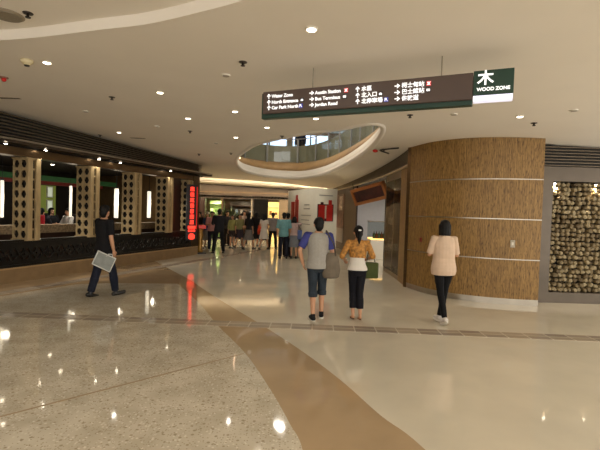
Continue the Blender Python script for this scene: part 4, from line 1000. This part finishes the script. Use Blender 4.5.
b = bmesh.new(); chain(b, [p for p in cat([(.06, -.03, .08), (.02, -.09, .26), (-.07, -.10, .42), (-.10, -.01, .485), (-.06, .10, .40), (.0, .09, .25), (.05, .03, .08)], 4)], .013, 8); obj('strap', b, M('strap_dark', (70, 62, 54), .6), tb, smooth=True)

# woman in mustard blouse
womC = person('woman in mustard blouse over white top and cropped black trousers, walking away', (.97, 7.10), R(4), 1.535, True, legs=(((.05, .12, -1), (.02, -.16, -1), (-.02, 1, -.22)), ((-.05, -.02, -1), (.02, -.12, -1), (.05, 1, -.28))),
    arms=(((-.48, -.08, -1), (.30, .75, -.35)), ((.46, -.06, -1), (-.30, .8, -.25))), hair='pony', top=M('mustard_print', (170, 118, 50), .7, var=.55, scale=24), sleeve=.62, hem=1.13, bottom=C('black_trousers', (20, 20, 26)), blen=.86, kind='trousers',
    shoes=(M('sandal_tan', (120, 84, 56), .5), 'sandal'), under=(C('white_top', (214, 208, 198), .04), .90), vox=.006)
w_ = womC['w']
hb_ = empty('handbag', w_((.27, .05, .93)), R(12), 'olive green handbag at the right side of the woman in mustard', 'bag')
b = B(-.12, .12, -.05, .05, -.17, .10, bev=.025); obj('pouch', b, C('olive_bag', (66, 74, 38), .15), hb_)
b = bmesh.new(); chain(b, [p for p in cat([(-.08, 0, .09), (-.06, .02, .22), (-.02, .05, .29), (.03, .02, .22), (.07, 0, .09)], 4)], .010, 8); obj('strap', b, M('strap_olive', (60, 62, 34), .5), hb_, smooth=True)

# woman in pale pink tee
person('woman in pale pink tee and black leggings walking toward the wood wall with folded arms', (2.36, 7.0), R(2), 1.66, True, legs=(((.10, -.10, -1), (.10, -.30, -1), (.02, .9, -.45)), ((-.06, .16, -1), (-.16, .0, -1), (-.1, 1, .02))),
    arms=(((-.24, .12, -1), (.62, .75, .16)), ((.24, .12, -1), (-.62, .78, .05))), hair='bob', top=C('pale_pink_tee', (208, 182, 158), .06), sleeve=.47, hem=.80, bottom=C('black_leggings', (16, 16, 18)), blen=.99, kind='leggings', boxy=.03, shoes=(C('white_sneaker', (206, 198, 190)), 'sneaker'), vox=.006, yaw=R(-5))

# ---- the crowd further back
CR = 'people in the crowd before the far shops'
P = person
P('man all in dark clothes standing with feet apart at the left of the crowd', fl(218.5, 253.2), R(10), 1.77, legs=(((-.16, -.1, -1), (-.14, -.06, -1), (-.4, 1, 0)), ((.14, .08, -1), (.08, -.02, -1), (.2, 1, 0))), arms=(((-.2, .2, -1), (.3, .8, .2)), ((.2, .2, -1), (-.2, .8, .2))), top=C('charcoal_shirt', (34, 33, 36)), sleeve=.9, hem=.84, bottom=C('charcoal_trousers', (24, 23, 26)))
P('person in pale pink shirt standing close behind the dark-clothed man', fl(211.5, 250.8), R(-160), 1.66, top=C('pink_shirt', (206, 150, 146)), sleeve=.5, bottom=C('dark_blue_trousers', (40, 42, 56)), shoes=(C('white_shoe', (206, 200, 190)), 'shoe'), hair='short', arms=(((-.2, .1, -1), (.2, .8, .1)), ((.2, .1, -1), (-.2, .8, .1))))
jw = P('woman in blue top and grey skirt wearing a white cap facing the camera', fl(207, 248.2), R(172), 1.6, True, top=C('blue_top', (62, 84, 130)), sleeve=.45, bottom=C('grey_skirt', (150, 148, 150)), kind='skirt', blen=.62, hair='long')
o = None
b = bmesh.new(); hc_ = V((0, .012, 1.60))
lathe(b, [(.095, .03), (.098, .06), (.075, .115), (.03, .135)], 16, (0, 0, 1.6)); box(b, -.07, .07, .06, .17, 1.63, 1.645)
for v in b.verts: v.co = (v.co+V((0, 0, jw['dz'])))*jw['s']
obj('cap', b, M('cap_white', (230, 226, 216), .6), jw['root'], smooth=True)
P('person in dark top half hidden behind the gold stand', fl(199.0, 247.6), R(150), 1.62, top=C('dark_top', (44, 38, 40)), sleeve=.5, bottom=C('dark_bottom', (36, 30, 30)))
P('girl in yellow green cardigan and dark shorts in the crowd', fl(232.0, 248.2), R(165), 1.52, True, top=C('lime_cardigan', (164, 160, 96)), sleeve=.8, hem=.92, bottom=C('dark_shorts', (60, 50, 50)), kind='shorts', blen=.32, hair='long')
P('girl in olive blouse and short dark skirt next to the yellow green cardigan', fl(239.0, 248.6), R(-150), 1.56, True, legs=WALK_L, top=C('olive_blouse', (132, 128, 84)), sleeve=.5, hem=.95, bottom=C('dark_skirt', (48, 40, 48)), kind='skirt', blen=.42, hair='long')
P('woman in black top and grey skirt mid-stride in the middle of the crowd', fl(248.2, 249.5), R(-35), 1.66, True, legs=STRIDE, top=C('black_top', (30, 28, 30)), sleeve=.5, hem=.95, bottom=C('grey_check_skirt', (104, 98, 94)), kind='skirt', blen=.5, hair='long')
P('woman in black dress standing left of the white dress', fl(255.2, 246.5), R(12), 1.68, True, top=C('black_dress', (22, 20, 22)), sleeve=.4, hem=.95, bottom=C('black_dress_skirt', (24, 22, 24)), kind='skirt', blen=.6, hair='long')
wd = P('woman in white dress striding with an orange red bag', fl(263.5, 249.6), R(-25), 1.62, True, legs=STRIDE, top=C('white_dress', (214, 204, 192), .05), sleeve=.25, hem=.95, bottom=C('white_dress_skirt', (206, 196, 184), .05), kind='skirt', blen=.42, hair='long')
ob = empty('orange_bag', wd['w']((-.25, .02, 1.0)), R(-20), 'orange red bag at the left side of the woman in white', 'bag')
b = bmesh.new(); loft(b, [(V((0, 0, -.24)), V((.09, 0, 0)), V((0, .045, 0))), (V((0, 0, -.1)), V((.12, 0, 0)), V((0, .06, 0))), (V((0, 0, .16)), V((.07, 0, 0)), V((0, .035, 0)))], 14); obj('pouch', b, C('orange_red', (206, 70, 40)), ob, smooth=True)
b = bmesh.new(); chain(b, [V((-.05, 0, .14)), V((.06, 0, .40)), V((.05, 0, .14))], .01, 6); obj('strap', b, M('orange_strap', (170, 60, 36), .6), ob)
P('man in grey shirt and black trousers facing the yellow showcase', fl(272.2, 249.4), R(4), 1.68, legs=(((-.10, 0, -1), (-.06, 0, -1), (-.3, 1, 0)), ((.14, .04, -1), (.06, 0, -1), (.3, 1, 0))), arms=(((-.25, .1, -1), (.3, .8, -.1)), ((.25, .1, -1), (-.3, .8, -.1))), top=C('grey_shirt', (134, 126, 122)), sleeve=.5, bottom=C('black_slacks', (22, 20, 22)))
P('man in teal shirt and dark trousers standing in front of the white hoarding', fl(283.0, 258.6), R(2), 1.70, legs=(((-.06, .0, -1), (-.03, -.02, -1), (-.2, 1, 0)), ((.08, .03, -1), (.04, -.02, -1), (.2, 1, 0))), top=C('teal_shirt', (104, 150, 156)), sleeve=.5, hem=.82, bottom=C('navy_trousers', (30, 32, 44)), arms=(((-.2, .05, -1), (.02, .4, -1)), ((.22, .1, -1), (.0, .5, -1))))
cw = P('woman in pale pink top and grey skirt raising one arm toward the hoarding', fl(293.5, 258.6), R(-8), 1.56, True, top=C('dusty_pink_top', (176, 152, 148)), sleeve=.2, hem=.95, bottom=C('grey_blue_skirt', (112, 116, 124)), kind='skirt', blen=.5, hair='bob', arms=(((-.3, .1, -1), (.1, .4, -1)), ((.95, .25, .05), (.9, .35, .1))))
bb = empty('blue_bag', cw['w']((.24, -.04, 1.02)), R(4), 'blue shoulder bag of the woman beside the white hoarding', 'bag')
b = B(-.09, .09, -.05, .05, -.22, .14, bev=.03); obj('pouch', b, C('blue_bag_cloth', (84, 100, 150)), bb); b = bmesh.new(); chain(b, [V((-.04, 0, .13)), V((-.06, .0, .33)), V((.04, 0, .13))], .01, 6); obj('strap', b, M('strap_dark', (70, 62, 54), .6), bb)
P('dark-haired person half hidden behind the man in teal', fl(286.8, 257.0), R(5), 1.70, top=C('brown_top', (70, 58, 50)), sleeve=.5, bottom=C('dark_bottom', (36, 30, 30)))

P('woman in dark grey jacket partly hidden behind the lime cardigan', fl(226.5, 246.0), R(-150), 1.68, True, top=C('grey_jacket', (70, 66, 68)), sleeve=.9, bottom=C('dark_bottom', (36, 30, 30)), hair='long')
P('person in pale blouse far back between the girls and the black dress', fl(243.8, 245.2), R(175), 1.72, True, top=C('pale_blouse', (180, 160, 150)), sleeve=.6, bottom=C('dark_bottom', (36, 30, 30)), hair='bob')
# ---- diners behind the railing
SIT = (((-.1, 1, -.05), (0, .05, -1), (-.05, 1, 0)), ((.1, 1, -.05), (0, .05, -1), (.05, 1, 0)))
TYP = (((-.2, .4, -1), (.25, 1, .05)), ((.2, .4, -1), (-.25, 1, .05)))
for px, v, rz, lb, c, hr in ((41.5, 2.35, -70, 'diner in dark top left of the green-walled table', (26, 24, 28), 'short'), (51.5, 3.75, 180, 'diner in black seen before the framed notices', (20, 19, 22), 'bob'), (68.5, 2.75, 80, 'diner in white top just left of the second carved column', (196, 190, 180), 'short')):
    p_ = LW(u_at(px, v), v); P(lb, (p_.x, p_.y), LR+R(rz), 1.68, legs=SIT, arms=TYP, top=C('diner_%d' % px, c), sleeve=.6, bottom=C('dark_bottom', (36, 30, 30)), vox=.011, hair=hr, z0=.33)
    dchair(px, v, R(rz), CHB, 'black restaurant chair of the '+lb.replace('diner', 'diner', 1))
# person leaning at the upper balustrade
P('person in dark clothes standing behind the upper balustrade, seen through the oval opening', (-.1, 20.4), R(160), 1.7, top=C('navy_jacket', (32, 38, 56)), sleeve=.95, bottom=C('dark_bottom', (36, 30, 30)), z0=UF)

# grow the raw pieces into continuous surfaces
for o, vx, amp, nsc in REM:
    m = o.modifiers.new('r', 'REMESH'); m.mode = 'VOXEL'; m.voxel_size = vx; m.use_smooth_shade = True
    m2 = o.modifiers.new('s', 'SMOOTH'); m2.factor = .5; m2.iterations = 3
bpy.context.view_layer.update(); dg = bpy.context.evaluated_depsgraph_get()
new = [(o, bpy.data.meshes.new_from_object(o.evaluated_get(dg)), amp, nsc) for o, vx, amp, nsc in REM]
for o, me, amp, nsc in new:
    o.modifiers.clear(); o.data = me
    if amp:
        me.calc_loop_triangles() if False else None
        ns = [v.normal.copy() for v in me.vertices]
        for v, n in zip(me.vertices, ns):
            v.co += n*amp*noise.noise(Vector((v.co.x*nsc, v.co.y*nsc, v.co.z*nsc*.55)))
    for p in me.polygons: p.use_smooth = True
